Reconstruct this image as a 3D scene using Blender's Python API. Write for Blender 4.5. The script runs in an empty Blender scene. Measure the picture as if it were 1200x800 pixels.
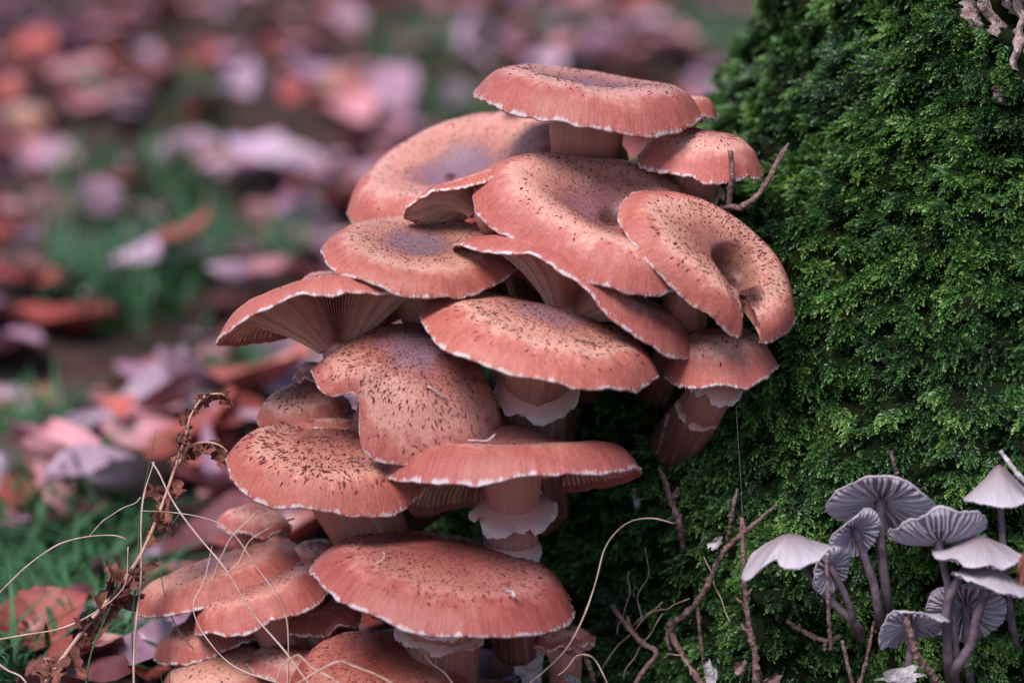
import bpy, math, random
import numpy as np

rng = np.random.default_rng(11)
random.seed(11)
scene = bpy.context.scene
COL = scene.collection
R = math.radians

# ------------------------------------------------------------------ camera
LENS, DIST, PITCH, CAM_Z = 85.0, 0.85, R(15), 0.36
FPX = LENS / 36.0 * 1200.0                      # focal length in photo pixels
cam_d = bpy.data.cameras.new('camera')
cam_d.lens, cam_d.sensor_width = LENS, 36
cam_d.clip_start, cam_d.clip_end = 0.01, 500
cam_d.dof.use_dof = True
cam_d.dof.focus_distance = DIST - 0.010
cam_d.dof.aperture_fstop = 5.0
cam_d.dof.aperture_blades = 9
cam = bpy.data.objects.new('camera', cam_d)
COL.objects.link(cam)
CAM = np.array([0.0, -DIST * math.cos(PITCH), CAM_Z])
cam.location = CAM
cam.rotation_euler = (math.pi / 2 - PITCH, 0, 0)
scene.camera = cam

# ------------------------------------------------------------------ sky, sun, exposure
SUN_EL, SUN_AZ = R(58), R(-38)                  # azimuth from +Y (away from camera) clockwise; negative = towards the left
world = bpy.data.worlds.new('World')
scene.world = world
world.use_nodes = True
wn = world.node_tree
sky = wn.nodes.new('ShaderNodeTexSky')
sky.sky_type = 'NISHITA'
sky.sun_disc = False
sky.sun_elevation = SUN_EL
sky.sun_rotation = R(215)
sky.air_density, sky.dust_density, sky.ozone_density = 1.0, 0.6, 1.0
wn.nodes['Background'].inputs['Strength'].default_value = 0.05
wn.links.new(sky.outputs[0], wn.nodes['Background'].inputs['Color'])
sun_d = bpy.data.lights.new('sun', 'SUN')
sun_d.energy, sun_d.angle, sun_d.color = 1.5, R(28), (1.0, 0.96, 0.94)
sun = bpy.data.objects.new('sun', sun_d)
COL.objects.link(sun)
from mathutils import Vector
sd = Vector((-0.38, -0.56, 1.10))               # towards the sun: up, left of and behind the camera
sun.rotation_euler = (-sd).to_track_quat('-Z', 'Y').to_euler()
sky.sun_elevation = math.asin(sd.normalized().z)
sky.sun_rotation = math.atan2(sd.x, sd.y)
vs = scene.view_settings
vs.view_transform, vs.look, vs.gamma, vs.use_curve_mapping = 'Standard', 'None', 1.0, False
vs.exposure = 1.5
scene.render.engine = 'CYCLES'
scene.cycles.use_denoising = True
scene.cycles.max_bounces = 6
scene.cycles.diffuse_bounces = 2

# ------------------------------------------------------------------ picture <-> place
AX = np.array([1.0, 0, 0])
AU = np.array([0, math.sin(PITCH), math.cos(PITCH)])
AW = np.array([0, -math.cos(PITCH), math.sin(PITCH)])       # towards the camera
S0 = DIST / FPX                                              # metres per pixel at the focus plane (0.3 mm)

def pt(x, y, w=0.0):
    """photo pixel + distance w (in 0.3 mm steps, towards the camera from the focus plane) -> world"""
    x, y, w = np.broadcast_arrays(np.asarray(x, float), np.asarray(y, float), np.asarray(w, float))
    dep = DIST - w * S0
    u = (x - 600) * dep / FPX
    v = (400 - y) * dep / FPX
    return CAM + u[..., None] * AX + v[..., None] * AU - dep[..., None] * AW

def ground_pt(x, y, z=0.0):
    d = ((x - 600) / FPX) * AX + ((400 - y) / FPX) * AU - AW
    k = (z - CAM[2]) / d[2]
    return CAM + k * d

def unpt(P):
    q = P - CAM
    dep = -(q @ AW)
    return 600 + (q @ AX) / dep * FPX, 400 - (q @ AU) / dep * FPX

def cam2world(v):
    v = np.asarray(v, float)
    return v[..., 0:1] * AX + v[..., 1:2] * AU + v[..., 2:3] * AW

class Waves:
    """smooth pseudo-noise: sum of random plane waves, about -1..1"""
    def __init__(self, seed, n=9, dim=3):
        r = np.random.default_rng(seed)
        k = r.normal(size=(n, dim))
        k /= np.linalg.norm(k, axis=1, keepdims=True)
        self.k = k * r.uniform(0.6, 1.5, (n, 1)) * 2 * math.pi
        self.p = r.uniform(0, 2 * math.pi, n)
        self.n = n
    def __call__(self, P):
        return np.sin(np.asarray(P) @ self.k.T + self.p).sum(-1) / math.sqrt(self.n)

def smooth_curve(nodes, sig=5.0):
    xs = np.array([a for a, b in nodes], float); ys = np.array([b for a, b in nodes], float)
    g = np.linspace(0, 1, 161)
    f = np.interp(g, xs, ys)
    pad = 30
    lo = f[1:pad + 1][::-1]
    hi = f[-1] + (f[-1] - f[-2 - np.arange(pad)])
    e = np.concatenate([lo, f, hi])
    k = np.exp(-0.5 * (np.arange(-20, 21) / sig) ** 2); k /= k.sum()
    e = np.convolve(e, k, 'same')[pad:-pad]
    return lambda q: np.interp(q, g, e)

def unit(v):
    return v / np.maximum(np.linalg.norm(v, axis=-1, keepdims=True), 1e-12)

# ------------------------------------------------------------------ object helpers
def link(name, me, mat=None, parent=None, loc=None):
    o = bpy.data.objects.new(name, me)
    COL.objects.link(o)
    if mat is not None and me is not None and not me.materials:
        me.materials.append(mat)
    if parent is not None:
        o.parent = parent
    if loc is not None:
        o.location = loc
    return o

def tag(o, label=None, cat=None, group=None, kind=None):
    if label: o['label'] = label
    if cat: o['category'] = cat
    if group: o['group'] = group
    if kind: o['kind'] = kind
    return o

def empty(name, loc, label, cat, group=None):
    o = bpy.data.objects.new(name, None)
    o.empty_display_size = 0.01
    COL.objects.link(o)
    o.location = loc
    return tag(o, label, cat, group)

def mesh(name, V, F, smooth=True, attrs=None):
    """V (n,3); F list of tuples or an (m,k) array; attrs {name: (n,) or (n,3)}"""
    me = bpy.data.meshes.new(name)
    V = np.asarray(V, np.float32)
    if isinstance(F, np.ndarray):
        m, k = F.shape
        me.vertices.add(len(V)); me.vertices.foreach_set('co', V.ravel())
        me.loops.add(m * k); me.loops.foreach_set('vertex_index', F.astype(np.int32).ravel())
        me.polygons.add(m)
        me.polygons.foreach_set('loop_start', np.arange(0, m * k, k, dtype=np.int32))
        me.polygons.foreach_set('loop_total', np.full(m, k, np.int32))
        me.update(calc_edges=True)
    else:
        me.from_pydata(V.tolist(), [], F)
    me.polygons.foreach_set('use_smooth', np.full(len(me.polygons), smooth))
    for n, a in (attrs or {}).items():
        a = np.asarray(a, np.float32)
        if a.ndim == 1:
            at = me.attributes.new(n, 'FLOAT', 'POINT'); at.data.foreach_set('value', a)
        else:
            at = me.attributes.new(n, 'FLOAT_VECTOR', 'POINT'); at.data.foreach_set('vector', a.ravel())
    me.update()
    return me

def grid_faces(nr, nc, wrap=True):
    i = np.arange(nr - 1)[:, None]; j = np.arange(nc if wrap else nc - 1)[None]
    j2 = (j + 1) % nc
    a = i * nc + j; b = i * nc + j2; c = (i + 1) * nc + j2; d = (i + 1) * nc + j
    return np.stack([a, b, c, d], -1).reshape(-1, 4)

# ------------------------------------------------------------------ materials
def new_mat(name):
    m = bpy.data.materials.new(name)
    m.use_nodes = True
    nt = m.node_tree
    return m, nt, nt.nodes['Principled BSDF']

def N(nt, t, **kw):
    n = nt.nodes.new('ShaderNode' + t)
    for k, v in kw.items():
        if k in n.inputs and not hasattr(n, k):
            n.inputs[k].default_value = v
        else:
            setattr(n, k, v)
    return n

def ramp(nt, fac, stops, interp='LINEAR'):
    r = nt.nodes.new('ShaderNodeValToRGB')
    r.color_ramp.interpolation = interp
    e = r.color_ramp.elements
    while len(e) < len(stops):
        e.new(0.5)
    for el, (p, c) in zip(e, stops):
        el.position = p
        el.color = (*c, 1) if len(c) == 3 else c
    nt.links.new(fac, r.inputs[0])
    return r.outputs[0]

def math_n(nt, op, a, b=None, c=None, clamp=False):
    m = nt.nodes.new('ShaderNodeMath'); m.operation = op; m.use_clamp = clamp
    for i, q in enumerate((a, b, c)):
        if q is None: continue
        if isinstance(q, (int, float)): m.inputs[i].default_value = q
        else: nt.links.new(q, m.inputs[i])
    return m.outputs[0]

def mix_c(nt, fac, a, b, mode='MIX'):
    m = nt.nodes.new('ShaderNodeMix'); m.data_type = 'RGBA'; m.blend_type = mode
    for i, q in ((0, fac), (6, a), (7, b)):
        if isinstance(q, (int, float)): m.inputs[i].default_value = q
        elif isinstance(q, tuple): m.inputs[i].default_value = (*q, 1)
        else: nt.links.new(q, m.inputs[i])
    return m.outputs[2]

def noise(nt, vec, scale, detail=3.0, rough=0.55):
    n = N(nt, 'TexNoise'); n.inputs['Scale'].default_value = scale
    n.inputs['Detail'].default_value = detail; n.inputs['Roughness'].default_value = rough
    if vec is not None: nt.links.new(vec, n.inputs['Vector'])
    return n.outputs['Fac']

def mrange(nt, v, a, b, c=0.0, d=1.0, smooth=True):
    m = nt.nodes.new('ShaderNodeMapRange')
    if smooth: m.interpolation_type = 'SMOOTHSTEP'
    nt.links.new(v, m.inputs[0])
    for i, q in ((1, a), (2, b), (3, c), (4, d)): m.inputs[i].default_value = q
    return m.outputs[0]

def bump(nt, h, strength, dist, bsdf):
    b = N(nt, 'Bump'); b.inputs['Strength'].default_value = strength; b.inputs['Distance'].default_value = dist
    nt.links.new(h, b.inputs['Height']); nt.links.new(b.outputs[0], bsdf.inputs['Normal'])

def geo_pos(nt):
    return N(nt, 'NewGeometry').outputs['Position']

def cap_material():
    m, nt, b = new_mat('honey_cap_skin')
    L = nt.links
    at = N(nt, 'Attribute', attribute_name='polar')
    sep = N(nt, 'SeparateXYZ'); L.new(at.outputs['Vector'], sep.inputs[0])
    rho = sep.outputs[2]
    pos = geo_pos(nt)
    rnd = N(nt, 'ObjectInfo').outputs['Random']
    big = noise(nt, pos, 90, 3, 0.6)
    fine = noise(nt, pos, 900, 3, 0.6)
    # radial streaks
    comb = N(nt, 'CombineXYZ')
    L.new(math_n(nt, 'MULTIPLY', sep.outputs[0], 1.0), comb.inputs[0]); L.new(sep.outputs[1], comb.inputs[1])
    L.new(math_n(nt, 'MULTIPLY', rho, 0.10), comb.inputs[2])
    streak = noise(nt, comb.outputs[0], 55, 3, 0.65)
    streak2 = noise(nt, comb.outputs[0], 11, 3, 0.6)
    mid = noise(nt, pos, 330, 4, 0.7)
    r1 = math_n(nt, 'ADD', rho, math_n(nt, 'MULTIPLY', math_n(nt, 'SUBTRACT', big, 0.5), 0.34))
    r1 = math_n(nt, 'ADD', r1, math_n(nt, 'MULTIPLY', math_n(nt, 'SUBTRACT', streak2, 0.5), 0.14))
    r1 = math_n(nt, 'ADD', r1, math_n(nt, 'MULTIPLY', math_n(nt, 'SUBTRACT', mid, 0.5), 0.22))
    zone = N(nt, 'Attribute', attribute_name='zone', attribute_type='OBJECT').outputs['Fac']
    r1 = math_n(nt, 'SUBTRACT', r1, zone)
    col = ramp(nt, r1, [(0.0, (0.24, 0.075, 0.065)), (0.24, (0.38, 0.125, 0.095)), (0.46, (0.58, 0.25, 0.20)),
                        (0.73, (0.74, 0.36, 0.30)), (0.815, (0.56, 0.170, 0.140)), (0.90, (0.46, 0.106, 0.088)), (0.99, (0.53, 0.140, 0.118))])
    ruddy = N(nt, 'Attribute', attribute_name='ruddy', attribute_type='OBJECT').outputs['Fac']
    col = mix_c(nt, ruddy, col, mix_c(nt, 1.0, col, (0.66, 0.42, 0.42), 'MULTIPLY'))
    old = noise(nt, pos, 38, 4, 0.65)
    col = mix_c(nt, mrange(nt, old, 0.50, 0.72, 0, 0.40), col, (0.38, 0.115, 0.085))
    col = mix_c(nt, mrange(nt, old, 0.28, 0.44, 0.22, 0), col, (0.64, 0.34, 0.29))
    # lilac bloom in the middle
    pa = N(nt, 'Attribute', attribute_name='bloom', attribute_type='OBJECT').outputs['Fac']
    pf = math_n(nt, 'MULTIPLY', mrange(nt, math_n(nt, 'ADD', rho, math_n(nt, 'MULTIPLY', math_n(nt, 'SUBTRACT', big, 0.5), 0.35)), 0.18, 0.48, 1, 0), pa)
    col = mix_c(nt, pf, col, (0.27, 0.155, 0.205))
    # fine speckle in the scaly zone
    vor = N(nt, 'TexVoronoi'); vor.inputs['Scale'].default_value = 620; L.new(pos, vor.inputs['Vector'])
    sp = mrange(nt, vor.outputs['Distance'], 0.12, 0.30, 1, 0)
    sp = math_n(nt, 'MULTIPLY', sp, mrange(nt, math_n(nt, 'SUBTRACT', rho, math_n(nt, 'MULTIPLY', big, 0.35)), 0.28, 0.70, 0.85, 0.0))
    col = mix_c(nt, sp, col, (0.20, 0.065, 0.055))
    col = mix_c(nt, 0.55, col, ramp(nt, fine, [(0.3, (0.62, 0.6, 0.6)), (0.7, (1.15, 1.12, 1.12))]), 'MULTIPLY')
    st = math_n(nt, 'MULTIPLY', mrange(nt, streak, 0.38, 0.62), mrange(nt, rho, 0.62, 0.9, 0, 0.16))
    col = mix_c(nt, st, col, (0.72, 0.34, 0.28))
    # white hem
    hem = math_n(nt, 'ADD', rho, math_n(nt, 'MULTIPLY', math_n(nt, 'SUBTRACT', streak, 0.5), 0.03))
    hem = math_n(nt, 'ADD', hem, math_n(nt, 'MULTIPLY', math_n(nt, 'SUBTRACT', streak2, 0.5), 0.075))
    col = mix_c(nt, mrange(nt, hem, 0.990, 1.008, 0, 0.85), col, (0.76, 0.66, 0.69))
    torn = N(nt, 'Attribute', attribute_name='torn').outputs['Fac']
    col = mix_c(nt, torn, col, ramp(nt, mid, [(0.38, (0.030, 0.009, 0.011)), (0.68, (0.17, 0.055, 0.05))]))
    hv = N(nt, 'HueSaturation'); L.new(col, hv.inputs['Color'])
    L.new(mrange(nt, rnd, 0, 1, 0.86, 1.08, False), hv.inputs['Value'])
    rn2 = math_n(nt, 'FRACT', math_n(nt, 'MULTIPLY', rnd, 7.31))
    L.new(mix_c(nt, mrange(nt, rn2, 0.2, 1, 0, 0.30), hv.outputs[0], mix_c(nt, 1.0, hv.outputs[0], (0.95, 1.02, 0.72), 'MULTIPLY')), b.inputs['Base Color'])
    b.inputs['Roughness'].default_value = 0.46
    b.inputs['Specular IOR Level'].default_value = 0.32
    b.inputs['Subsurface Weight'].default_value = 0.12
    b.inputs['Subsurface Radius'].default_value = (1.0, 0.35, 0.25)
    b.inputs['Subsurface Scale'].default_value = 0.0015
    h = math_n(nt, 'ADD', math_n(nt, 'MULTIPLY', fine, 0.7), math_n(nt, 'MULTIPLY', streak, mrange(nt, rho, 0.6, 0.85, 0.0, 0.8)))
    bump(nt, h, 0.45, 0.0006, b)
    return m

def simple_mat(name, c1, c2, scale, rough=0.6, bstr=0.3, bdist=0.0004, spec=0.3, sss=0.0, detail=4, stretch=None, rand=0.0, transl=0.0):
    m, nt, b = new_mat(name)
    pos = geo_pos(nt)
    f = noise(nt, pos, scale, detail, 0.6)
    col = ramp(nt, f, [(0.32, c1), (0.68, c2)])
    if rand:
        rnd = N(nt, 'ObjectInfo').outputs['Random']
        hv = N(nt, 'HueSaturation'); nt.links.new(col, hv.inputs['Color'])
        nt.links.new(mrange(nt, rnd, 0, 1, 1 - rand, 1 + rand, False), hv.inputs['Value'])
        col = hv.outputs[0]
    nt.links.new(col, b.inputs['Base Color'])
    b.inputs['Roughness'].default_value = rough
    b.inputs['Specular IOR Level'].default_value = spec
    if sss:
        b.inputs['Subsurface Weight'].default_value = sss
        b.inputs['Subsurface Scale'].default_value = 0.0015
    if bstr:
        bump(nt, noise(nt, pos, scale * 2.3, 4), bstr, bdist, b)
    if transl:
        tr = N(nt, 'BsdfTranslucent'); nt.links.new(col, tr.inputs['Color'])
        mx = N(nt, 'MixShader'); mx.inputs[0].default_value = transl
        nt.links.new(b.outputs[0], mx.inputs[1]); nt.links.new(tr.outputs[0], mx.inputs[2])
        nt.links.new(mx.outputs[0], nt.nodes['Material Output'].inputs['Surface'])
    return m

def ring_material():
    m, nt, b = new_mat('ring_veil')
    at = N(nt, 'Attribute', attribute_name='edge').outputs['Fac']
    pos = geo_pos(nt)
    f = noise(nt, pos, 500, 4)
    e = math_n(nt, 'ADD', at, math_n(nt, 'MULTIPLY', math_n(nt, 'SUBTRACT', f, 0.5), 0.35))
    col = ramp(nt, e, [(0.0, (0.50, 0.22, 0.19)), (0.62, (0.60, 0.32, 0.29)), (1.05, (0.74, 0.56, 0.55))])
    nt.links.new(col, b.inputs['Base Color'])
    b.inputs['Roughness'].default_value = 0.65
    b.inputs['Subsurface Weight'].default_value = 0.1; b.inputs['Subsurface Scale'].default_value = 0.0015
    bump(nt, noise(nt, pos, 900, 3), 0.4, 0.0005, b)
    return m

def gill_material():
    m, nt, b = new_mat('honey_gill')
    e = N(nt, 'Attribute', attribute_name='edge').outputs['Fac']  # low values are valleys, painted darker in place of shade between gills
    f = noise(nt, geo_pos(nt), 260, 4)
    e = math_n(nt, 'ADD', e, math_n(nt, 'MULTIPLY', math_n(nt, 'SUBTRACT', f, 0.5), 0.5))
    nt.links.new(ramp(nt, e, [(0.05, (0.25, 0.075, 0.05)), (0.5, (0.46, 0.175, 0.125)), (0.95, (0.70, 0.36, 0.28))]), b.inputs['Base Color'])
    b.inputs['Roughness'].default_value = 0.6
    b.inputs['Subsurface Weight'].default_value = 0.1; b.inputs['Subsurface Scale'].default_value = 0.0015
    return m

def stem_material():
    m, nt, b = new_mat('honey_stem_skin')
    at = N(nt, 'Attribute', attribute_name='polar')
    sep = N(nt, 'SeparateXYZ'); nt.links.new(at.outputs['Vector'], sep.inputs[0])
    comb = N(nt, 'CombineXYZ')
    nt.links.new(sep.outputs[0], comb.inputs[0]); nt.links.new(sep.outputs[1], comb.inputs[1])
    nt.links.new(math_n(nt, 'MULTIPLY', sep.outputs[2], 0.4), comb.inputs[2])
    f = noise(nt, comb.outputs[0], 9, 4, 0.65)
    col = ramp(nt, sep.outputs[2], [(0.0, (0.52, 0.22, 0.175)), (0.26, (0.42, 0.155, 0.125)), (0.55, (0.21, 0.070, 0.056)), (1.0, (0.11, 0.038, 0.032))])
    col = mix_c(nt, mrange(nt, f, 0.48, 0.72, 0, 0.5), col, (0.58, 0.34, 0.28))
    nt.links.new(col, b.inputs['Base Color'])
    b.inputs['Roughness'].default_value = 0.6
    b.inputs['Subsurface Weight'].default_value = 0.1; b.inputs['Subsurface Scale'].default_value = 0.0015
    bump(nt, f, 0.6, 0.0008, b)
    return m

def moss_material():
    m, nt, b = new_mat('moss_leaf')
    t = N(nt, 'Attribute', attribute_name='tint').outputs['Fac']
    col = ramp(nt, t, [(0.0, (0.009, 0.022, 0.008)), (0.38, (0.036, 0.095, 0.026)), (0.72, (0.122, 0.265, 0.058)), (1.0, (0.27, 0.42, 0.105))])
    nt.links.new(col, b.inputs['Base Color'])
    b.inputs['Roughness'].default_value = 0.30
    b.inputs['Specular IOR Level'].default_value = 0.5
    tr = N(nt, 'BsdfTranslucent'); nt.links.new(col, tr.inputs['Color'])
    mx = N(nt, 'MixShader'); mx.inputs[0].default_value = 0.28
    nt.links.new(b.outputs[0], mx.inputs[1]); nt.links.new(tr.outputs[0], mx.inputs[2])
    nt.links.new(mx.outputs[0], nt.nodes['Material Output'].inputs['Surface'])
    return m

def leaf_material(name, c1, c2):
    m, nt, b = new_mat(name)
    pos = N(nt, 'TexCoord').outputs['Object']
    f = noise(nt, pos, 60, 4)
    col = ramp(nt, f, [(0.3, c1), (0.7, c2)])
    rnd = N(nt, 'ObjectInfo').outputs['Random']
    hv = N(nt, 'HueSaturation'); nt.links.new(col, hv.inputs['Color'])
    nt.links.new(mrange(nt, rnd, 0, 1, 0.65, 1.3, False), hv.inputs['Value'])
    nt.links.new(hv.outputs[0], b.inputs['Base Color'])
    b.inputs['Roughness'].default_value = 0.42
    b.inputs['Specular IOR Level'].default_value = 0.5
    bump(nt, noise(nt, pos, 200, 3), 0.3, 0.0006, b)
    return m

def mycena_material(name, top):
    m, nt, b = new_mat(name)
    at = N(nt, 'Attribute', attribute_name='polar')
    sep = N(nt, 'SeparateXYZ'); nt.links.new(at.outputs['Vector'], sep.inputs[0])
    comb = N(nt, 'CombineXYZ')
    nt.links.new(sep.outputs[0], comb.inputs[0]); nt.links.new(sep.outputs[1], comb.inputs[1])
    f = noise(nt, comb.outputs[0], 16, 3, 0.6)
    if top:
        col = ramp(nt, sep.outputs[2], [(0.0, (0.28, 0.19, 0.19)), (0.35, (0.48, 0.37, 0.40)), (0.95, (0.74, 0.64, 0.71))])
    else:
        col = ramp(nt, sep.outputs[2], [(0.0, (0.64, 0.52, 0.62)), (0.4, (0.82, 0.73, 0.83)), (1.0, (0.91, 0.84, 0.93))])
    col = mix_c(nt, 0.5, col, ramp(nt, f, [(0.3, (0.6, 0.58, 0.6)), (0.7, (1.1, 1.1, 1.1))]), 'MULTIPLY')
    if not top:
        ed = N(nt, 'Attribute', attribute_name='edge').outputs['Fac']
        col = mix_c(nt, ed, (0.42, 0.33, 0.41), col)  # skin between lamellae tinted darker, standing in for shade in the gaps
    nt.links.new(col, b.inputs['Base Color'])
    b.inputs['Roughness'].default_value = 0.5
    tr = N(nt, 'BsdfTranslucent'); nt.links.new(col, tr.inputs['Color'])
    mx = N(nt, 'MixShader'); mx.inputs[0].default_value = 0.30 if top else 0.5
    nt.links.new(b.outputs[0], mx.inputs[1]); nt.links.new(tr.outputs[0], mx.inputs[2])
    nt.links.new(mx.outputs[0], nt.nodes['Material Output'].inputs['Surface'])
    return m

M = dict(
    cap=cap_material(), ring=ring_material(), stem=stem_material(), moss=moss_material(),
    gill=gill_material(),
    scale=simple_mat('cap_scale', (0.085, 0.010, 0.012), (0.21, 0.050, 0.045), 800, 0.65, 0),
    fringe=simple_mat('hem_fringe', (0.64, 0.50, 0.52), (0.80, 0.71, 0.75), 700, 0.7, 0),
    twig=simple_mat('twig_bark', (0.085, 0.04, 0.035), (0.34, 0.20, 0.19), 420, 0.75, 0.9, 0.0010),
    palewig=simple_mat('pale_twig_bark', (0.30, 0.24, 0.25), (0.62, 0.54, 0.56), 420, 0.75, 0.9, 0.0010),
    straw=simple_mat('dry_grass_stalk', (0.42, 0.25, 0.19), (0.66, 0.47, 0.41), 160, 0.5, 0.2),
    green=simple_mat('green_grass_blade', (0.028, 0.085, 0.030), (0.060, 0.16, 0.060), 90, 0.45, 0.1),
    teal=simple_mat('bluish_grass_blade', (0.06, 0.13, 0.11), (0.11, 0.20, 0.17), 90, 0.45, 0.1),
    fern=simple_mat('withered_fern_leaflet', (0.085, 0.026, 0.020), (0.24, 0.08, 0.055), 300, 0.7, 0.4),
    fernstem=simple_mat('withered_fern_stem', (0.42, 0.21, 0.16), (0.62, 0.38, 0.31), 300, 0.6, 0.4),
    soil=simple_mat('woodland_soil', (0.020, 0.012, 0.010), (0.07, 0.035, 0.03), 30, 0.9, 0.6, 0.004),
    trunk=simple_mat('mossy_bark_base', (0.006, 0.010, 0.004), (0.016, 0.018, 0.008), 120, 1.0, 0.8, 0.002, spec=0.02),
    bark=simple_mat('flaking_bark', (0.20, 0.10, 0.085), (0.58, 0.46, 0.45), 190, 0.8, 1.0, 0.003, detail=7),
    litter=simple_mat('leaf_mould', (0.06, 0.022, 0.02), (0.22, 0.11, 0.11), 22, 0.6, 0.3, 0.002),
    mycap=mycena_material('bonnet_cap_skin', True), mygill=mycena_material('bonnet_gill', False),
    mystem=simple_mat('bonnet_stem', (0.075, 0.05, 0.06), (0.20, 0.145, 0.18), 260, 0.45, 0.3),
)

# ------------------------------------------------------------------ ground
def axis_steps(lo, hi, fine_lo, fine_hi, step, n_out):
    a = -np.geomspace(step, fine_lo - lo, n_out)[::-1] + fine_lo
    b = np.geomspace(step, hi - fine_hi, n_out) + fine_hi
    return np.concatenate([a, np.arange(fine_lo, fine_hi + 1e-6, step), b])

gw = Waves(5, 10, 2)
def ground_z(x, y):
    P = np.stack([x, y], -1)
    far = np.clip((np.hypot(x, y) - 2.5) / 6, 0, 1)
    return 0.016 * gw(P * 2.2) + 0.006 * gw(P * 8 + 3) + 0.03 * far * gw(P * 0.3) - 0.012

gx = axis_steps(-60, 60, -1.2, 1.2, 0.035, 14); gy = axis_steps(-20, 120, -0.4, 3.2, 0.035, 14)
GX, GY = np.meshgrid(gx, gy)
GV = np.stack([GX, GY, ground_z(GX, GY)], -1).reshape(-1, 3)
tag(link('ground', mesh('ground', GV, grid_faces(len(gy), len(gx), False)), M['soil']), 'dark woodland soil under the leaf litter', kind='structure')

# ------------------------------------------------------------------ mossy tree foot
XC = 1480.0
limb_x = smooth_curve([((y + 240) / 1280, x) for y, x in
    [(-240, 970), (-100, 942), (0, 916), (40, 888), (90, 866), (130, 850), (180, 812), (260, 710), (360, 610), (460, 545), (560, 480), (680, 410), (800, 345), (1040, 250)]], 3)
lump = Waves(21, 12); lump2 = Waves(22, 14); lump3 = Waves(23, 14)

def trunk_b(y):
    return 560 + 0.30 * np.minimum(y, 400) + 0.12 * np.maximum(y - 400, 0)

def trunk_px(phi, y):
    yn = (y + 240) / 1280
    a = XC - limb_x(yn)
    bb = trunk_b(y)
    wc = -565 + (400 - y) * 0.268
    return XC - a * np.cos(phi), y, wc + bb * np.sin(phi)

def trunk_raw(phi, y):
    return pt(*trunk_px(phi, y))

def trunk_pos(phi, y, relief=True):
    P = trunk_raw(phi, y)
    e = 1e-3
    T1 = trunk_raw(phi + e, y) - P; T2 = trunk_raw(phi, y + 1.0) - P
    n = unit(np.cross(T2, T1))
    n = np.where(((n @ AW) + 0.3 * (-(n @ AX)) < -0.2)[..., None], -n, n)
    if relief:
        d = 0.0042 * lump(P / 0.045) + 0.0036 * lump2(P / 0.016)
        P = P + n * d[..., None]
    return P, n

ph = np.linspace(-0.9, 2.2, 230); yy = np.linspace(-240, 1040, 210)
PH, YY = np.meshgrid(ph, yy)
TP, TN = trunk_pos(PH, YY)
tree_base = trunk_raw(np.array(1.2), np.array(900.0))
tree = empty('mossy_tree', (float(tree_base[0]), float(tree_base[1]), 0.0), 'thick moss covered tree foot that the mushrooms grow from', 'tree')
def rel(P, o):
    return P - np.array(o.location)
tf = grid_faces(len(yy), len(ph), False)
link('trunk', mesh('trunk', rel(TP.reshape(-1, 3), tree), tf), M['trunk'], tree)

def bare(x, y):
    """where the bark shows through the moss (photo pixels)"""
    a = (x > 1128 + 0.9 * y) & (x < 1190 - 0.12 * y) & (y < 52) & (y < 60 - 0.2 * (x - 1128))
    b = (x > 1184 + 0.05 * y) & (y < 92)
    c = (np.abs(x - 1176) < 8) & (np.abs(y - 116) < 9)
    return a | b | c

def phi_for_x(x, y):
    a = XC - limb_x((y + 240) / 1280)
    return math.acos((XC - x) / a)

def bark_plate(pts, width, seed, lift=0.0035):
    """one long flake of bark lying on the trunk, along pixel points"""
    r = np.random.default_rng(seed)
    pts = np.array(pts, float)
    n = 26
    t = np.linspace(0, len(pts) - 1, n)
    xs = np.interp(t, range(len(pts)), pts[:, 0]); ys = np.interp(t, range(len(pts)), pts[:, 1])
    m = 9
    V = np.zeros((n, m, 3))
    wv = Waves(seed, 8, 2)
    for i in range(n):
        tap = math.sin(math.pi * (0.08 + 0.84 * i / (n - 1))) ** 0.5
        for j in range(m):
            q = (j / (m - 1) - 0.5) * 2
            x = xs[i] + q * width * 0.5 * tap * (1 + 0.25 * wv(np.array([i * 0.3, 0.0]))) + 2 * wv(np.array([i * 0.25, 5.0]))
            P, nn = trunk_pos(np.array(phi_for_x(x, ys[i])), np.array(ys[i]))
            h = lift * (1 - abs(q) ** 3) + 0.0010 * wv(np.array([i * 0.16, q * 1.4])) - (0.004 if abs(q) > 0.95 else 0)
            V[i, j] = P + nn * h
    return mesh('bark_plate', rel(V.reshape(-1, 3), tree), grid_faces(n, m, False))

for k, (pp, wd) in enumerate([
        ([(1128, -30), (1136, 8), (1146, 36)], 17), ([(1150, -30), (1154, 2), (1163, 28), (1172, 47)], 15),
        ([(1170, -40), (1176, -10), (1180, 12)], 10), ([(1194, -40), (1192, 10), (1196, 50), (1193, 86)], 16),
        ([(1212, -40), (1211, 20), (1214, 70)], 18), ([(1232, -40), (1230, 30), (1236, 90)], 18),
        ([(1177, 106), (1176, 116), (1178, 126)], 15), ([(1160, -60), (1158, -40), (1150, -28)], 14)]):
    link('bark_plate', bark_plate(pp, wd, 300 + k), M['bark'], tree)

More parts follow.
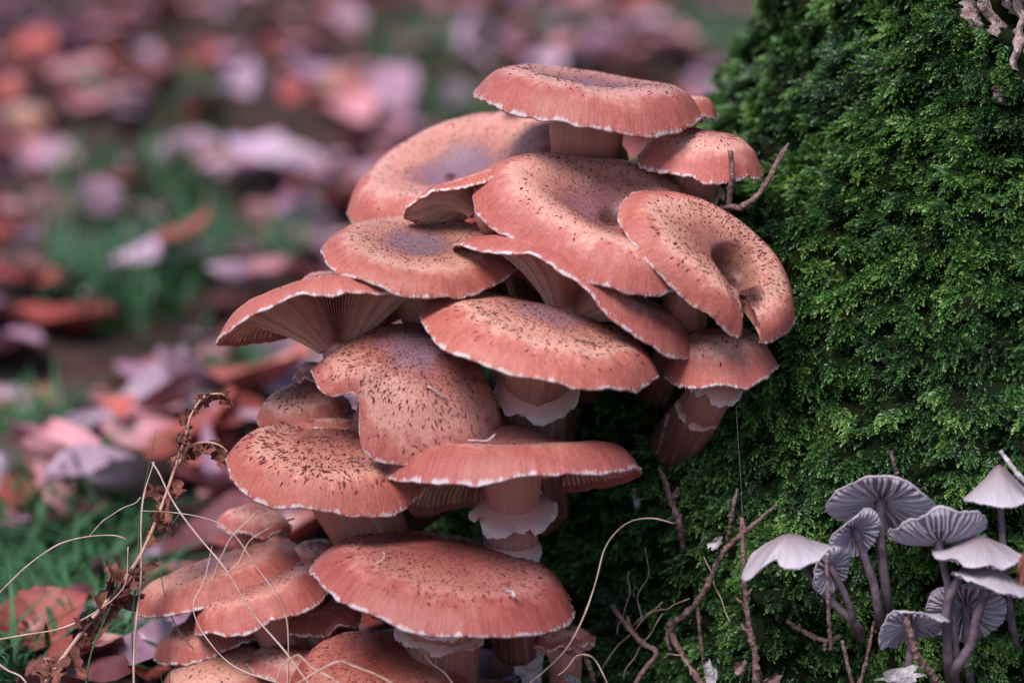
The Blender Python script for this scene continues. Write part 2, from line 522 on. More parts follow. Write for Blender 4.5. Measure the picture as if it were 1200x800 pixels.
# --- moss: thousands of leafy sprigs, one mass
def sprig_proto(seed, length, nleaf, curl, leaf_l, leaf_w):
    r = np.random.default_rng(seed)
    V, F, T = [], [], []
    for i in range(nleaf):
        t = (i + 0.4) / nleaf
        x = length * t
        z = length * (0.30 * t - curl * t * t)
        side = 1 if i % 2 else -1
        roll = side * (0.9 + 0.5 * r.random()) if i < nleaf - 1 else 0.0
        ang = (1.05 - 0.75 * t + 0.2 * r.normal()) * side if i < nleaf - 1 else 0.0
        d = np.array([math.cos(ang), math.sin(ang), 0.25 * r.normal() + 0.12]); d /= np.linalg.norm(d)
        up = np.array([0, math.sin(roll * 0.4), math.cos(roll * 0.4)])
        s = np.cross(up, d); s /= np.linalg.norm(s); u2 = np.cross(d, s)
        l = leaf_l * (0.65 + 0.5 * math.sin(math.pi * min(1, t + 0.2))) * (0.8 + 0.4 * r.random()); w = leaf_w * (0.8 + 0.4 * r.random())
        p = np.array([x, 0, z]); b = len(V)
        V += [p, p + d * l * 0.45 + s * w * 0.5 + u2 * w * 0.22, p + d * l - u2 * l * 0.12, p + d * l * 0.45 - s * w * 0.5 + u2 * w * 0.22]
        F += [(b, b + 1, b + 2), (b, b + 2, b + 3)]
        T += [0.05 + 0.5 * t, 0.15 + 0.55 * t, 0.30 + 0.6 * t, 0.15 + 0.55 * t]
    b = len(V)                                   # the stalk, a thin strip
    V += [np.array([0, -0.35, -1.0]), np.array([0, 0.35, -1.0]), np.array([length * .9, 0, length * (0.27 - curl * .81)])]
    F += [(b, b + 1, b + 2)]; T += [0.0, 0.0, 0.2]
    return np.array(V), np.array(F), np.array(T)

def moss_mass(name, n, y_lo, y_hi, phi_lo, phi_hi, protos, size, seed, label, keep=None, tuft=6, dark=0.0):
    r = np.random.default_rng(seed)
    nc = n // tuft
    cphi = r.uniform(phi_lo, phi_hi, nc); cyy = r.uniform(y_lo, y_hi, nc)      # tuft centres
    own = np.repeat(np.arange(nc), tuft); n = len(own)
    phi = cphi[own] + r.normal(0, 0.0045, n); y = cyy[own] + r.normal(0, 3.2, n)
    P, nn = trunk_pos(phi, y)
    px, py = unpt(P)
    ok = (px < 1330) & (px > 330) & (py > -110) & (py < 900) & ~bare(px, py) & ~bare(px + 3, py)
    # tufts: drop sprigs in the hollows between cushions
    hol = lump2(P / 0.016) + 0.6 * lump3(P / 0.007)
    if tuft > 2: ok &= (hol > -1.5) | (r.random(n) < 0.22)
    if keep is not None: ok &= keep(px, py, P, r)
    P, nn, hol, own = P[ok], nn[ok], hol[ok], own[ok]
    k = len(P)
    t_th = r.normal(0, 0.55, nc)[own]; t_sz = r.uniform(0.7, 1.25, nc)[own]; t_ti = r.normal(0, 0.10, nc)[own]; t_li = r.uniform(-.2, .35, nc)[own]
    down = np.array([0, 0, -1.0]); dn = unit(down - (nn @ down)[:, None] * nn)
    sd_ = np.cross(nn, dn)
    flow = 0.8 * lump(P / 0.03 + 7.0)
    th = flow + t_th + r.normal(0, 0.62, k)
    tang = dn * np.cos(th)[:, None] + sd_ * np.sin(th)[:, None]
    lift = np.maximum(r.uniform(0.3, 1.4, k) + t_li, 0.15)
    ex = unit(tang + nn * lift[:, None])
    ez = unit(nn - (nn * ex).sum(-1, keepdims=True) * ex + r.normal(0, 0.15, (k, 3)))
    ez = unit(ez - (ez * ex).sum(-1, keepdims=True) * ex)
    ey = np.cross(ez, ex)
    sc = S0 * size * r.uniform(0.75, 1.25, k) * t_sz * (1 + 0.12 * np.clip(hol, -1, 1))
    # tint follows the age of each cushion
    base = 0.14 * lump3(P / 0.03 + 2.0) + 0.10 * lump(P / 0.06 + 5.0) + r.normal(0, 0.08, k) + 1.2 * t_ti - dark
    Vs, Fs, Ts = [], [], []
    off = 0
    pick = r.integers(0, len(protos), k)
    for q, (V, F, T) in enumerate(protos):
        s = np.where(pick == q)[0]
        W = P[s, None] + sc[s, None, None] * (V[None, :, 0:1] * ex[s, None] + V[None, :, 1:2] * ey[s, None] + V[None, :, 2:3] * ez[s, None])
        Vs.append(W.reshape(-1, 3))
        Fs.append((F[None] + (np.arange(len(s)) * len(V))[:, None, None] + off).reshape(-1, 3))
        Ts.append(np.clip(T[None] + base[s, None], 0, 1).ravel())
        off += len(s) * len(V)
    me = mesh(name, np.concatenate(Vs), np.concatenate(Fs), True, {'tint': np.concatenate(Ts)})
    return tag(link(name, me, M['moss']), label, 'moss', kind='stuff')

protos = [sprig_proto(40 + i, ln, nl, cu, ll, lw) for i, (ln, nl, cu, ll, lw) in enumerate([
    (14, 12, 0.30, 4.6, 2.3), (17, 13, 0.40, 4.4, 2.1), (11, 10, 0.2, 4.8, 2.5), (16, 12, 0.5, 5.0, 2.1), (20, 14, 0.5, 4.4, 2.0), (10, 9, 0.15, 4.6, 2.6)])]
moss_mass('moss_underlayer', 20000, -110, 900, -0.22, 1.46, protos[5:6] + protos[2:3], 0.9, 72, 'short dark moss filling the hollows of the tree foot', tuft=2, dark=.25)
moss_mass('moss', 62000, -110, 900, -0.22, 1.46, protos, 1.08, 71, 'deep green leafy moss carpeting the tree foot')

# ------------------------------------------------------------------ tubes (stems, twigs, stalks)
def resample(path, n):
    p = np.asarray(path, float)
    if len(p) == 2:
        t = np.linspace(0, 1, n)[:, None]
        return p[0] * (1 - t) + p[1] * t
    # Catmull-Rom
    q = np.vstack([2 * p[0] - p[1], p, 2 * p[-1] - p[-2]])
    seg = np.linalg.norm(np.diff(p[:, :3], axis=0), axis=1); cum = np.concatenate([[0], np.cumsum(seg)]) / seg.sum()
    out = []
    for t in np.linspace(0, 1, n):
        i = min(np.searchsorted(cum, t, 'right') - 1, len(p) - 2); i = max(i, 0)
        u = (t - cum[i]) / max(cum[i + 1] - cum[i], 1e-9)
        a, b, c, d = q[i], q[i + 1], q[i + 2], q[i + 3]
        out.append(0.5 * ((2 * b) + (c - a) * u + (2 * a - 5 * b + 4 * c - d) * u * u + (-a + 3 * b - 3 * c + d) * u ** 3))
    return np.array(out)

def frames(C):
    T = unit(np.gradient(C, axis=0))
    n = np.cross(T[0], [0.3, 0.1, 0.95]); n /= np.linalg.norm(n)
    Ns = []
    for t in T:
        n = n - (n @ t) * t; n /= np.linalg.norm(n)
        Ns.append(n.copy())
    Ns = np.array(Ns)
    return T, Ns, np.cross(T, Ns)

def tube(C, rad, sides=10, wob=None, cap_ends=True):
    """C world (n,3), rad (n,) metres -> V, F(list)"""
    n = len(C)
    T, A, B = frames(C)
    th = np.linspace(0, 2 * math.pi, sides, endpoint=False)
    rr = rad[:, None] * (1 + (wob if wob is not None else 0))
    V = C[:, None] + rr[..., None] * (np.cos(th)[None, :, None] * A[:, None] + np.sin(th)[None, :, None] * B[:, None])
    F = [tuple(f) for f in grid_faces(n, sides).tolist()]
    V = V.reshape(-1, 3)
    if cap_ends:
        F.append(tuple(range(sides))[::-1]); F.append(tuple((n - 1) * sides + k for k in range(sides)))
    return V, F, th

def px_path(pts, n):
    """(x, y, w, r) pixel points -> world centreline and radius in metres"""
    q = resample(np.array(pts, float), n)
    return pt(q[:, 0], q[:, 1], q[:, 2]), np.maximum(q[:, 3], 0.1) * (DIST - q[:, 2] * S0) / FPX, q

# ------------------------------------------------------------------ honey fungus
def prof(hs, hc, edge=0.0, shoulder=0.74):
    k = shoulder - 0.05
    return [(0, hc), (.18, hc + .12 * (hs - hc)), (.42, hc + .70 * (hs - hc)), (k - .12, hs), (k, hs * .97 + edge * .03),
            (k + .36 * (1 - k), hs * .83 + edge * .17), (k + .66 * (1 - k), hs * .56 + edge * .44), (k + .87 * (1 - k), hs * .25 + edge * .75), (1, edge)]

GILL_D = 15.0
class Cap:
    def __init__(s, c, a, b, t, roll, profile, lobes=(), warps=(), twist=0.0, seed=0, custom=None, rumple=1.0):
        a, b = (a * 1.025, b * 1.025) if a > 60 else (a, b)
        s.c, s.a, s.b, s.t, s.roll, s.lobes, s.warps, s.twist, s.custom, s.rumple = c, a, b, R(t), R(roll), lobes, warps, twist, custom, rumple
        s.h = smooth_curve(profile, 3.0)
        s.wv = Waves(seed, 9, 2); s.wj = Waves(seed + 500, 12, 2)
        cr, sr, ct, st = math.cos(s.roll), math.sin(s.roll), math.cos(s.t), math.sin(s.t)
        s.ex = np.array([cr, -sr, 0]); s.ez = np.array([sr * ct, cr * ct, st]); s.ey = np.cross(s.ez, s.ex)
        s.P0 = pt(*c); s.k = (DIST - c[2] * S0) / FPX
    def rad(s, th):
        f = 1.0 / np.sqrt((np.cos(th) / s.a) ** 2 + (np.sin(th) / s.b) ** 2)
        m = np.ones_like(th)
        for k, amp, p in s.lobes:
            m = m + amp * np.cos(k * (th - R(p)))
        cs = np.stack([np.cos(th), np.sin(th)], -1)
        return f * m * (1 + 0.026 * s.rumple * s.wv(cs * 0.55 + 4))
    def local(s, rho, th, drop=0.0, inset=0.0):
        r = s.rad(th) * rho - inset
        x, y = r * np.cos(th), r * np.sin(th)
        h = s.h(np.clip(rho, 0, 1))
        for k, amp, p, pw in s.warps:
            h = h + amp * np.cos(k * (th - R(p))) * rho ** pw
        P = np.stack([x, y], -1) / s.a
        h = h + s.rumple * (1.6 * s.wv(P * 1.1) * (0.4 + 0.6 * rho) + 0.5 * s.wj(P * 3.0)) * np.clip(rho * 2, 0, 1)
        # ragged hem
        cs = np.stack([np.cos(th), np.sin(th)], -1)
        rag = np.clip((rho - 0.9) / 0.1, 0, 1) ** 2
        h = h + rag * s.rumple * (3.0 * s.wj(cs * 1.2) + 1.0 * s.wj(cs * 3.2 + 5) + 0.7 * s.wj(cs * 7 + 9))
        x = x * (1 + rag * 0.006 * s.wj(cs * 7)); y = y * (1 + rag * 0.006 * s.wj(cs * 7))
        h = h - drop
        if s.custom is not None:
            x, y, h = s.custom(x, y, h, rho, th)
        if s.twist:
            al = R(s.twist) * x / s.a
            y, h = y * np.cos(al) - h * np.sin(al), y * np.sin(al) + h * np.cos(al)
        return np.stack([x, y, h], -1)
    def local_flat(s, rho, th):
        r = s.rad(th) * rho
        return np.stack([r * np.cos(th), r * np.sin(th)], -1)
    def to_world(s, L):
        c = L[..., 0:1] * s.ex + L[..., 1:2] * s.ey + L[..., 2:3] * s.ez
        return s.P0 + s.k * cam2world(c)
    def world(s, rho, th, drop=0.0, inset=0.0):
        return s.to_world(s.local(rho, th, drop, inset))
    def to_px(s, L):                                 # camera pixel coordinates (x, y, w)
        c = np.asarray(L) @ np.stack([s.ex, s.ey, s.ez])
        return np.array([s.c[0] + c[0], s.c[1] - c[1], s.c[2] + c[2]])

def polar(rho, th):
    return np.stack([np.cos(th), np.sin(th), rho], -1)

def honey(label, cap, bloom=0.3, scales=380, sc_in=0.0, sc_out=0.72, sc_size=1.0, stem=None, stem_r=34, rings=(), gills=96,
          gdepth=26.0, zone=0.0, ruddy=0.0, stem_drop=0.0, nth=168, thick=4.0, torn=(), cut=None):
    cx, cy, cw = cap.c
    CAPS[label.split()[0] + ' ' + label.split()[1]] = cap
    # stem path in pixel space: from the underside of the cap to its foot
    hc = float(cap.h(np.array(0.0)))
    p0 = cap.to_px((0, 0, hc - gdepth * 0.9 - 4 - stem_drop)); p1 = cap.to_px((0, 0, hc - gdepth - 16 - stem_drop))
    if stem is None:
        foot = (cx + 0.30 * (640 - cx), cy + 150, cw - 130)
        stem = [(*p0, stem_r * 0.6), (*p1, stem_r), (*(0.5 * (p1 + np.array(foot)) + np.array([0, 10, 10])), stem_r * 0.9), (*foot, stem_r * 0.85)]
    else:
        stem = [(*p0, stem_r * 0.6), (*p1, stem_r)] + [tuple(q) for q in stem]
    fx, fy, fw, _ = stem[-1]
    root = empty('honey_mushroom', pt(fx, fy, fw), label, 'mushroom', 'honey mushrooms clustered on the tree foot')
    # --- cap
    rhos = np.concatenate([[0.012], np.linspace(0.06, 0.72, 15), np.linspace(0.76, 0.97, 10), [0.985, 1.0]])
    th = np.linspace(0, 2 * math.pi, nth, endpoint=False)
    RH, TH = np.meshgrid(rhos, th, indexing='ij')
    rows = [cap.world(RH, TH)]
    pol = [polar(RH, TH)]
    for rr, dr, ins in ((1.0, thick * 0.6, 0.3), (0.99, thick * 0.9, 0.4), (0.975, thick * 0.8, 0.4)):
        q = np.full((1, nth), rr)
        rows.append(cap.world(q, th[None], dr, ins)); pol.append(polar(np.full((1, nth), 1.0 if rr > 0.99 else 0.93), th[None]))
    V = np.concatenate(rows); nr = len(V)
    V = V.reshape(-1, 3); A = np.concatenate(pol).reshape(-1, 3)
    F = [tuple(f) for f in grid_faces(nr, nth).tolist()]
    if cut is not None:
        rf = np.concatenate([rhos, [1.0] * (nr - len(rhos))])
        fr = np.repeat(rf[:-1], nth); ft = np.tile(th + math.pi / nth, nr - 1)
        F = [f for f, k in zip(F, cut(fr, ft)) if not k]
    F += [tuple(range(nth))[::-1]]
    at = {'polar': A}
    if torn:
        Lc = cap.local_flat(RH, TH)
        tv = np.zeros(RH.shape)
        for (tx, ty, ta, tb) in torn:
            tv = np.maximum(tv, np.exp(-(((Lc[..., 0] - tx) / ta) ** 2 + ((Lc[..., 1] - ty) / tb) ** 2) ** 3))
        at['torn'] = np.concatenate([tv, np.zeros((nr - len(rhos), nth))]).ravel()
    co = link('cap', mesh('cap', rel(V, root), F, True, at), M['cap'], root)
    co['bloom'] = float(bloom); co['zone'] = float(zone); co['ruddy'] = float(ruddy)
    # --- gills: a folded sheet of lamellae under the cap
    ng = gills * 2
    g_in = min(0.5, stem_r * 1.08 / (0.5 * (cap.a + cap.b)))
    g_r = g_in + (0.972 - g_in) * np.array([1.0, 0.93, 0.80, 0.64, 0.48, 0.33, 0.20, 0.09, 0.0])
    gq = (g_r - g_in) / (0.972 - g_in)
    tg = np.linspace(0, 2 * math.pi, ng, endpoint=False) + rng.normal(0, 0.15 / gills, ng)
    GR, GT = np.meshgrid(g_r, tg, indexing='ij')
    GQ = np.repeat(gq[:, None], ng, 1)
    thickness = np.interp(GQ, [0.0, 0.12, 0.32, 0.75, 1.0], [gdepth + 14, gdepth + 4, gdepth * 0.85, 15.0, thick * 1.1])
    fold = np.where(np.arange(ng) % 2 == 0, 0.0, 1.0)[None] * np.interp(GQ, [0.0, 0.2, 0.6, 0.9, 1.0], [5.0, 11.0, GILL_D, 9.0, 2.0])
    fold = fold * (1 + 0.25 * rng.normal(size=(1, ng)))
    GVt = cap.world(GR, GT, thickness - np.minimum(fold, thickness * 0.9 - 1.0))
    gf = [tuple(f)[::-1] for f in grid_faces(len(g_r), ng).tolist()]
    if cut is not None:
        gf = [f for f, k in zip(gf, cut(np.repeat(g_r[1:], ng), np.tile(tg, len(g_r) - 1))) if not k]
    gill_shade = (np.where(np.arange(ng) % 2 == 0, 0.85, 0.12) + rng.normal(0, 0.13, ng))[None].repeat(len(g_r), 0)  # ridges pale, valleys dark: shade between the gills put into the colour
    gm = mesh('gills', rel(GVt.reshape(-1, 3), root), gf, False, {'edge': np.clip(gill_shade, 0, 1).ravel()})
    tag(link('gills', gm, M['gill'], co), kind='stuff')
    # --- scales: little raised tufts
    if scales:
        n = int(scales * 2.9)
        u = rng.random(n * 3)
        rho = sc_in + (sc_out + 0.04 - sc_in) * u ** 0.66
        keep = rng.random(n * 3) < np.interp(rho, [0, sc_out * 0.75, sc_out], [1.0, 0.75, 0.25])
        rho = rho[keep][:n]; n = len(rho)
        tt = rng.uniform(0, 2 * math.pi, n)
        if cut is not None:
            tt = np.where(cut(rho, tt), tt + 0.7, tt)
        e = 0.012
        P = cap.world(rho, tt); Po = cap.world(rho + e, tt); Ps = cap.world(rho, tt + 0.02)
        out = unit(Po - P); nrm = unit(np.cross(out, unit(Ps - P))); side = np.cross(nrm, out)
        jit = rng.normal(0, 0.45, n)[:, None]
        o2 = unit(out * np.cos(jit) + side * np.sin(jit)); s2 = np.cross(nrm, o2)
        sz = cap.k * sc_size * 0.62 * np.clip(rng.gamma(5.0, 0.2, n), 0.3, 2.0)[:, None] * np.interp(rho, [0, 0.3, 0.7], [0.6, 0.85, 1.15])[:, None]
        lift = rng.uniform(0.2, 1.6, n)[:, None]
        w = rng.uniform(0.7, 1.5, n)[:, None]
        bl = P - s2 * w * sz - nrm * 0.3 * cap.k; br = P + s2 * w * sz - nrm * 0.3 * cap.k
        tip = P + o2 * 4.0 * sz + nrm * lift * sz
        apex = P + o2 * 1.6 * sz + nrm * (0.6 + 0.5 * lift) * sz
        back = P - o2 * 1.6 * sz - nrm * 0.3 * cap.k
        V = np.stack([bl, br, tip, apex, back], 1).reshape(-1, 3)
        f = np.array([(0, 3, 2), (1, 2, 3), (0, 4, 3), (4, 1, 3), (0, 2, 1)])
        Fs = (f[None] + (np.arange(n) * 5)[:, None, None]).reshape(-1, 3)
        tag(link('scales', mesh('scales', rel(V, root), Fs, False), M['scale'], co), kind='stuff')
    # --- hem fringe: short white hairs over the edge
    n = int(cap.a * 3.2)
    tt = rng.uniform(0, 2 * math.pi, n); r0 = 1 - np.abs(rng.normal(0, 0.008, n))
    if cut is not None:
        tt = np.where(cut(r0, tt), tt + 0.7, tt)
    P = cap.world(r0, tt); Po = cap.world(r0 - 0.02, tt); Ps = cap.world(r0, tt + 0.02)
    out = unit(P - Po); side = unit(Ps - P); nrm = unit(np.cross(out, side))
    ln = cap.k * rng.gamma(1.8, 0.55, n)[:, None]
    wd = cap.k * rng.uniform(0.3, 0.65, n)[:, None]
    jit = rng.normal(0, 0.3, n)[:, None]
    base = P + nrm * 0.25 * cap.k
    V = np.stack([base - side * wd, base + side * wd, base + (out + side * jit + nrm * rng.uniform(-0.1, 0.35, n)[:, None]) * ln, base + nrm * wd * 1.2], 1).reshape(-1, 3)
    f = np.array([(0, 3, 2), (3, 1, 2), (0, 2, 1)])
    Fs = (f[None] + (np.arange(n) * 4)[:, None, None]).reshape(-1, 3)
    tag(link('fringe', mesh('fringe', rel(V, root), Fs, False), M['fringe'], co), kind='stuff')
    # --- stem
    ns = 44
    C, rad, q = px_path(stem, ns)
    sides = 40
    thx = np.linspace(0, 2 * math.pi, sides, endpoint=False)
    wv = Waves(int(cx * 7 + cy), 10, 3)
    tt = np.linspace(0, 1, ns)
    pp = np.stack(np.broadcast_arrays(np.cos(thx)[None] * 1.6, np.sin(thx)[None] * 1.6, (tt * 0.9)[:, None]), -1)
    wob = 0.035 * wv(pp) + 0.02 * wv(pp * np.array([3.0, 3.0, 0.6]))
    V, F, _ = tube(C, rad, sides, wob)
    pol = np.stack(np.broadcast_arrays(np.cos(thx)[None], np.sin(thx)[None], tt[:, None]), -1).reshape(-1, 3)
    so = link('stem', mesh('stem', rel(V, root), F, True, {'polar': pol}), M['stem'], root)
    # --- ring(s)
    T, NA, NB = frames(C)
    for (tpos, flare, drop, jag, seed) in rings:
        i = int(tpos * (ns - 1))
        c0, rd, t_, a_, b_ = C[i], rad[i], T[i], NA[i], NB[i]
        nt_ = 96
        thr = np.linspace(0, 2 * math.pi, nt_, endpoint=False)
        cs = np.stack([np.cos(thr), np.sin(thr)], -1)
        w1, w2 = Waves(seed, 8, 2), Waves(seed + 1, 10, 2)
        fl = 1 + (flare - 1) * (1 + 0.45 * w1(cs * 0.5)); dr = drop * cap.k * (1 + 0.35 * w1(cs * 0.6 + 3))
        rows, ed = [], []
        for e_, fr, df in ((0, 0.98, -0.25), (.25, 0.25, 0.10), (.5, 0.55, 0.35), (.75, 0.85, 0.70), (.92, 1.0, 0.95), (1.0, 1.02, 1.06), (.9, 0.95, 1.02), (.5, 0.55, 0.62), (.15, 0.05, 0.40)):
            if e_ == 0: rr = np.full(nt_, rd * 1.0)
            else: rr = rd * (1 + (fl - 1) * fr)
            d_ = dr * df
            if e_ >= .9:
                d_ = d_ + cap.k * jag * (0.9 * w2(cs * 1.6) + 0.35 * w2(cs * 6) + rng.normal(0, 0.18, nt_)); rr = rr + cap.k * jag * 0.5 * w2(cs * 1.4 + 2)
            rows.append(c0 + rr[:, None] * (np.cos(thr)[:, None] * a_ + np.sin(thr)[:, None] * b_) + d_[:, None] * t_)
            ed.append(np.full(nt_, e_))
        V = np.concatenate(rows)
        me = mesh('ring', rel(V, root), grid_faces(len(rows), nt_), True, {'edge': np.concatenate(ed)})
        link('ring', me, M['ring'], so)
    return root

def splits(th0, width, depth, r_in, cut):
    """a radial split: the skin sinks and the hem is cut back"""
    def f(x, y, h, rho, th):
        d = np.abs((th - R(th0) + math.pi) % (2 * math.pi) - math.pi)
        g = np.exp(-(d * np.maximum(rho, 0.25) / R(width)) ** 4) * np.clip((rho - r_in) / 0.12, 0, 1)
        k = 1 - cut * g * np.clip((rho - 0.45) / 0.5, 0, 1)
        return x * k, y * k, h - depth * g
    return f

CAPS = {}
# topmost cap
honey('topmost broad honey mushroom with dished cap crowning the cluster',
      Cap((690, 130, -60), 132, 128, 12, 7, prof(40, 28, 0, .78), lobes=((3, .02, 40),), warps=((2, 3.0, 0, 2), (3, 2.5, 100, 3)), seed=1),
      bloom=0.75, scales=600, sc_out=.80, sc_size=.85, stem=[(688, 178, -100, 40), (690, 260, -210, 38)], stem_r=42, rings=((.34, 1.18, 10, 2, 5),))
honey('small honey mushroom peeping out behind the topmost cap beside the moss',
      Cap((800, 136, -150), 42, 40, 8, 4, prof(24, 24), seed=2), bloom=0, scales=60, stem_r=14, gills=60, nth=96)
honey('honey mushroom with one half of its lilac tinged cap tucked under the topmost',
      Cap((540, 208, -195), 138, 122, 29, -18, prof(30, 4, 0, .82), lobes=((2, .02, 30),), warps=((2, 6, 60, 2), (1, 5, 180, 2)), seed=3),
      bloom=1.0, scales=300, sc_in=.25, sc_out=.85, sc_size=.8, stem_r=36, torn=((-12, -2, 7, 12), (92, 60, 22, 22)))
honey('honey mushroom with raised brim baring dark gills under the lilac tinged cap',
      Cap((562, 228, -15), 92, 52, -17, -16, prof(15, 9), warps=((2, 6, 20, 2), (1, 4, 0, 1)), seed=4),
      bloom=.3, scales=60, stem_r=14, gdepth=20, stem=[(600, 300, -90, 16), (630, 400, -180, 18)])
honey('wide funnel shaped honey mushroom with a wine coloured pit in its middle',
      Cap((704, 257, 20), 132, 130, 34, 15, prof(32, 4, -4, .76), lobes=((3, .11, 60),), warps=((2, 5, 150, 2), (3, 3, 20, 3)), seed=5,
          custom=lambda x, y, h, rho, th: (x, y, h - 9 * np.exp(-(((x - 12) / 15) ** 2 + ((y - 6) / 20) ** 2) ** 2))),
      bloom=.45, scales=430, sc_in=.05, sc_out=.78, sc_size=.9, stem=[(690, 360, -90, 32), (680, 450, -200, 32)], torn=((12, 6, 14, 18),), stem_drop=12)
honey('small domed honey mushroom on a dark stem behind the forked twig',
      Cap((819, 199, -45), 72, 66, 9, 9, [(0, 47), (.35, 46), (.6, 41), (.8, 29), (.93, 12), (1, 0)], warps=((2, 5, 0, 2), (1, -4, 200, 2)), seed=6),
      bloom=0, scales=240, sc_size=.9, stem=[(815, 235, -75, 25), (812, 300, -140, 24)], stem_r=26, rings=((.36, 1.25, 8, 3, 15),), gills=72)
def hollow(x, y, h, rho, th):
    e = ((x - 27) / 29) ** 2 + ((y + 2) / 31) ** 2
    h = h - 34 * np.exp(-e ** 5)
    d = (th - R(-34) + math.pi) % (2 * math.pi) - math.pi
    c = np.exp(-(d * rho / R(15)) ** 2) * np.clip((rho - .35) / .3, 0, 1)
    return x, y, h - 16 * c
honey('honey mushroom with a torn hollow middle and split brim against the moss',
      Cap((834, 303, 70), 118, 84, 41, 36, prof(22, 15, -6, .78), lobes=((2, .03, 0),), warps=((2, 4, 80, 2),), seed=7, custom=hollow),
      bloom=.15, scales=520, sc_in=.2, sc_out=.80, sc_size=.95, stem=[(800, 400, -60, 26), (770, 480, -190, 30)], stem_r=26, stem_drop=44, nth=360,
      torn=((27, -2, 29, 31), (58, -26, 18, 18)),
      cut=lambda rho, th: (rho > .56) & (np.abs((th - R(-34) + math.pi) % (2 * math.pi) - math.pi) * rho < R(2.0) + R(5.5) * (rho - .56) / .44))
honey('long narrow wavy honey mushroom folded over between the funnel and the scaly cap',
      Cap((676, 346, 35), 146, 96, 0, 25, prof(30, 20, 0, .76), lobes=((2, .03, 0),), warps=((2, 7, 100, 2), (3, 6, 20, 3), (4, 3, 60, 3)), twist=20, seed=8),
      bloom=.8, scales=160, sc_in=.2, sc_out=.7, sc_size=.8, stem_r=20, gdepth=34, stem=[(660, 420, -80, 22), (650, 520, -200, 22)])
honey('broad flat honey mushroom with lilac bloom above the outspread gilled cap',
      Cap((489, 301, 8), 114, 112, 23, 6, prof(21, 15, 0, .80), lobes=((2, .02, 60),), warps=((2, 3, 30, 2),), seed=9),
      bloom=1.0, scales=430, sc_in=.05, sc_out=.72, sc_size=.85, stem_r=32)
honey('small smooth honey mushroom half hidden behind the flat lilac cap',
      Cap((388, 338, -110), 42, 40, 16, -5, prof(16, 15), seed=10), bloom=.2, scales=40, stem_r=16, gills=60, nth=96)
honey('outspread honey mushroom jutting out sideways with pale gills in view',
      Cap((392, 370, 8), 134, 106, -6.5, -9, prof(30, 18, 0, .80), lobes=((2, .02, 0),), warps=((2, 4, 70, 2), (3, 5, 255, 3), (1, 9, -60, 2)), seed=11),
      bloom=.6, scales=150, sc_in=.3, sc_out=.85, sc_size=.95, stem=[(430, 440, -60, 19), (465, 520, -140, 22), (500, 600, -200, 26)], stem_r=20, gdepth=46, gills=110)
honey('scaly honey mushroom with thick white hem and veiled stem, midmost of the cluster',
      Cap((632, 409, 72), 138, 130, 14.5, 15.5, prof(38, 50, 0, .72), lobes=((2, .015, 30),), warps=((2, 4, 0, 2), (1, 2, 0, 2)), seed=12),
      bloom=.75, scales=1100, sc_out=.86, sc_size=1.0, stem=[(627, 455, 5, 40), (625, 520, -40, 37), (630, 600, -130, 36)], stem_r=43, rings=((.30, 1.27, 15, 5, 22),))

def lobed(x, y, h, rho, th):
    # the left lobe lifts and turns out, leaving a notch beside the main lobe
    d = np.abs((th - R(222) + math.pi) % (2 * math.pi) - math.pi)
    g = np.exp(-(d / R(15)) ** 2) * rho ** 2
    d2 = np.abs((th - R(190) + math.pi) % (2 * math.pi) - math.pi)
    g2 = np.exp(-(d2 / R(30)) ** 2) * rho ** 3
    k = 1 - 0.26 * g
    return x * k, y * k, h + 38 * g + 50 * g2
honey('lumpy two lobed honey mushroom densely speckled, bulging below the gilled cap',
      Cap((486, 431, 50), 114, 110, 36, 6, [(0, 30), (.25, 30), (.5, 20), (.7, 2), (.85, -24), (1, -62)], lobes=((2, .03, 110), (1, .05, 150), (2, .05, 150)), warps=((2, 5, 100, 2),), seed=13, custom=lobed),
      bloom=.85, ruddy=.2, zone=.12, scales=1100, sc_out=.90, sc_size=.95, stem=[(440, 520, -40, 34), (480, 600, -140, 34)], stem_r=34, gdepth=22)
honey('round capped honey mushroom on a bent torn stem leaning from the moss',
      Cap((845, 436, 10), 66, 62, 12, -6, [(0, 51), (.35, 49), (.6, 43), (.8, 31), (.93, 13), (1, 0)], warps=((2, 3, 0, 2),), seed=14),
      bloom=0, scales=250, sc_out=.8, sc_size=.85, stem=[(828, 468, -15, 25), (806, 500, -70, 29), (790, 522, -120, 30)], stem_r=26, rings=((.22, 1.20, 10, 4, 31), (.46, 1.05, 7, 3, 35)), gills=72)
honey('coarse scaled honey mushroom with frayed brim level with the curled fern tips',
      Cap((388, 553, 10), 116, 112, 20, 5, prof(36, 46, 0, .74), lobes=((2, .02, 10), (5, .012, 250)), warps=((2, 3, 0, 2), (5, 2.0, 255, 4)), seed=15),
      bloom=.1, ruddy=.25, scales=640, sc_out=.86, sc_size=1.35, stem=[(428, 612, -25, 46), (470, 700, -110, 40)], stem_r=44, gdepth=22)
honey('small honey mushroom behind the notch of the two lobed cap',
      Cap((356, 482, -70), 56, 52, 22, -8, [(0, 34), (.3, 31), (.55, 26), (.75, 19), (.9, 9), (1, 0)], seed=16), bloom=.1, scales=90, sc_size=1.1, stem_r=20, gills=64, nth=110)
honey('small thin brimmed honey mushroom squeezed between the two lobed and coarse scaled caps',
      Cap((392, 494, -45), 50, 42, 14, 2, prof(10, 6), seed=17), bloom=.4, scales=60, stem_r=16, gills=64, nth=110)
honey('tiny honey mushroom button under the outspread gilled cap',
      Cap((366, 440, -85), 24, 22, 10, 0, [(0, 17), (.3, 15), (.55, 13), (.75, 9), (.9, 4), (1, 0)], seed=18), bloom=0, scales=0, stem_r=10, gills=48, nth=80)
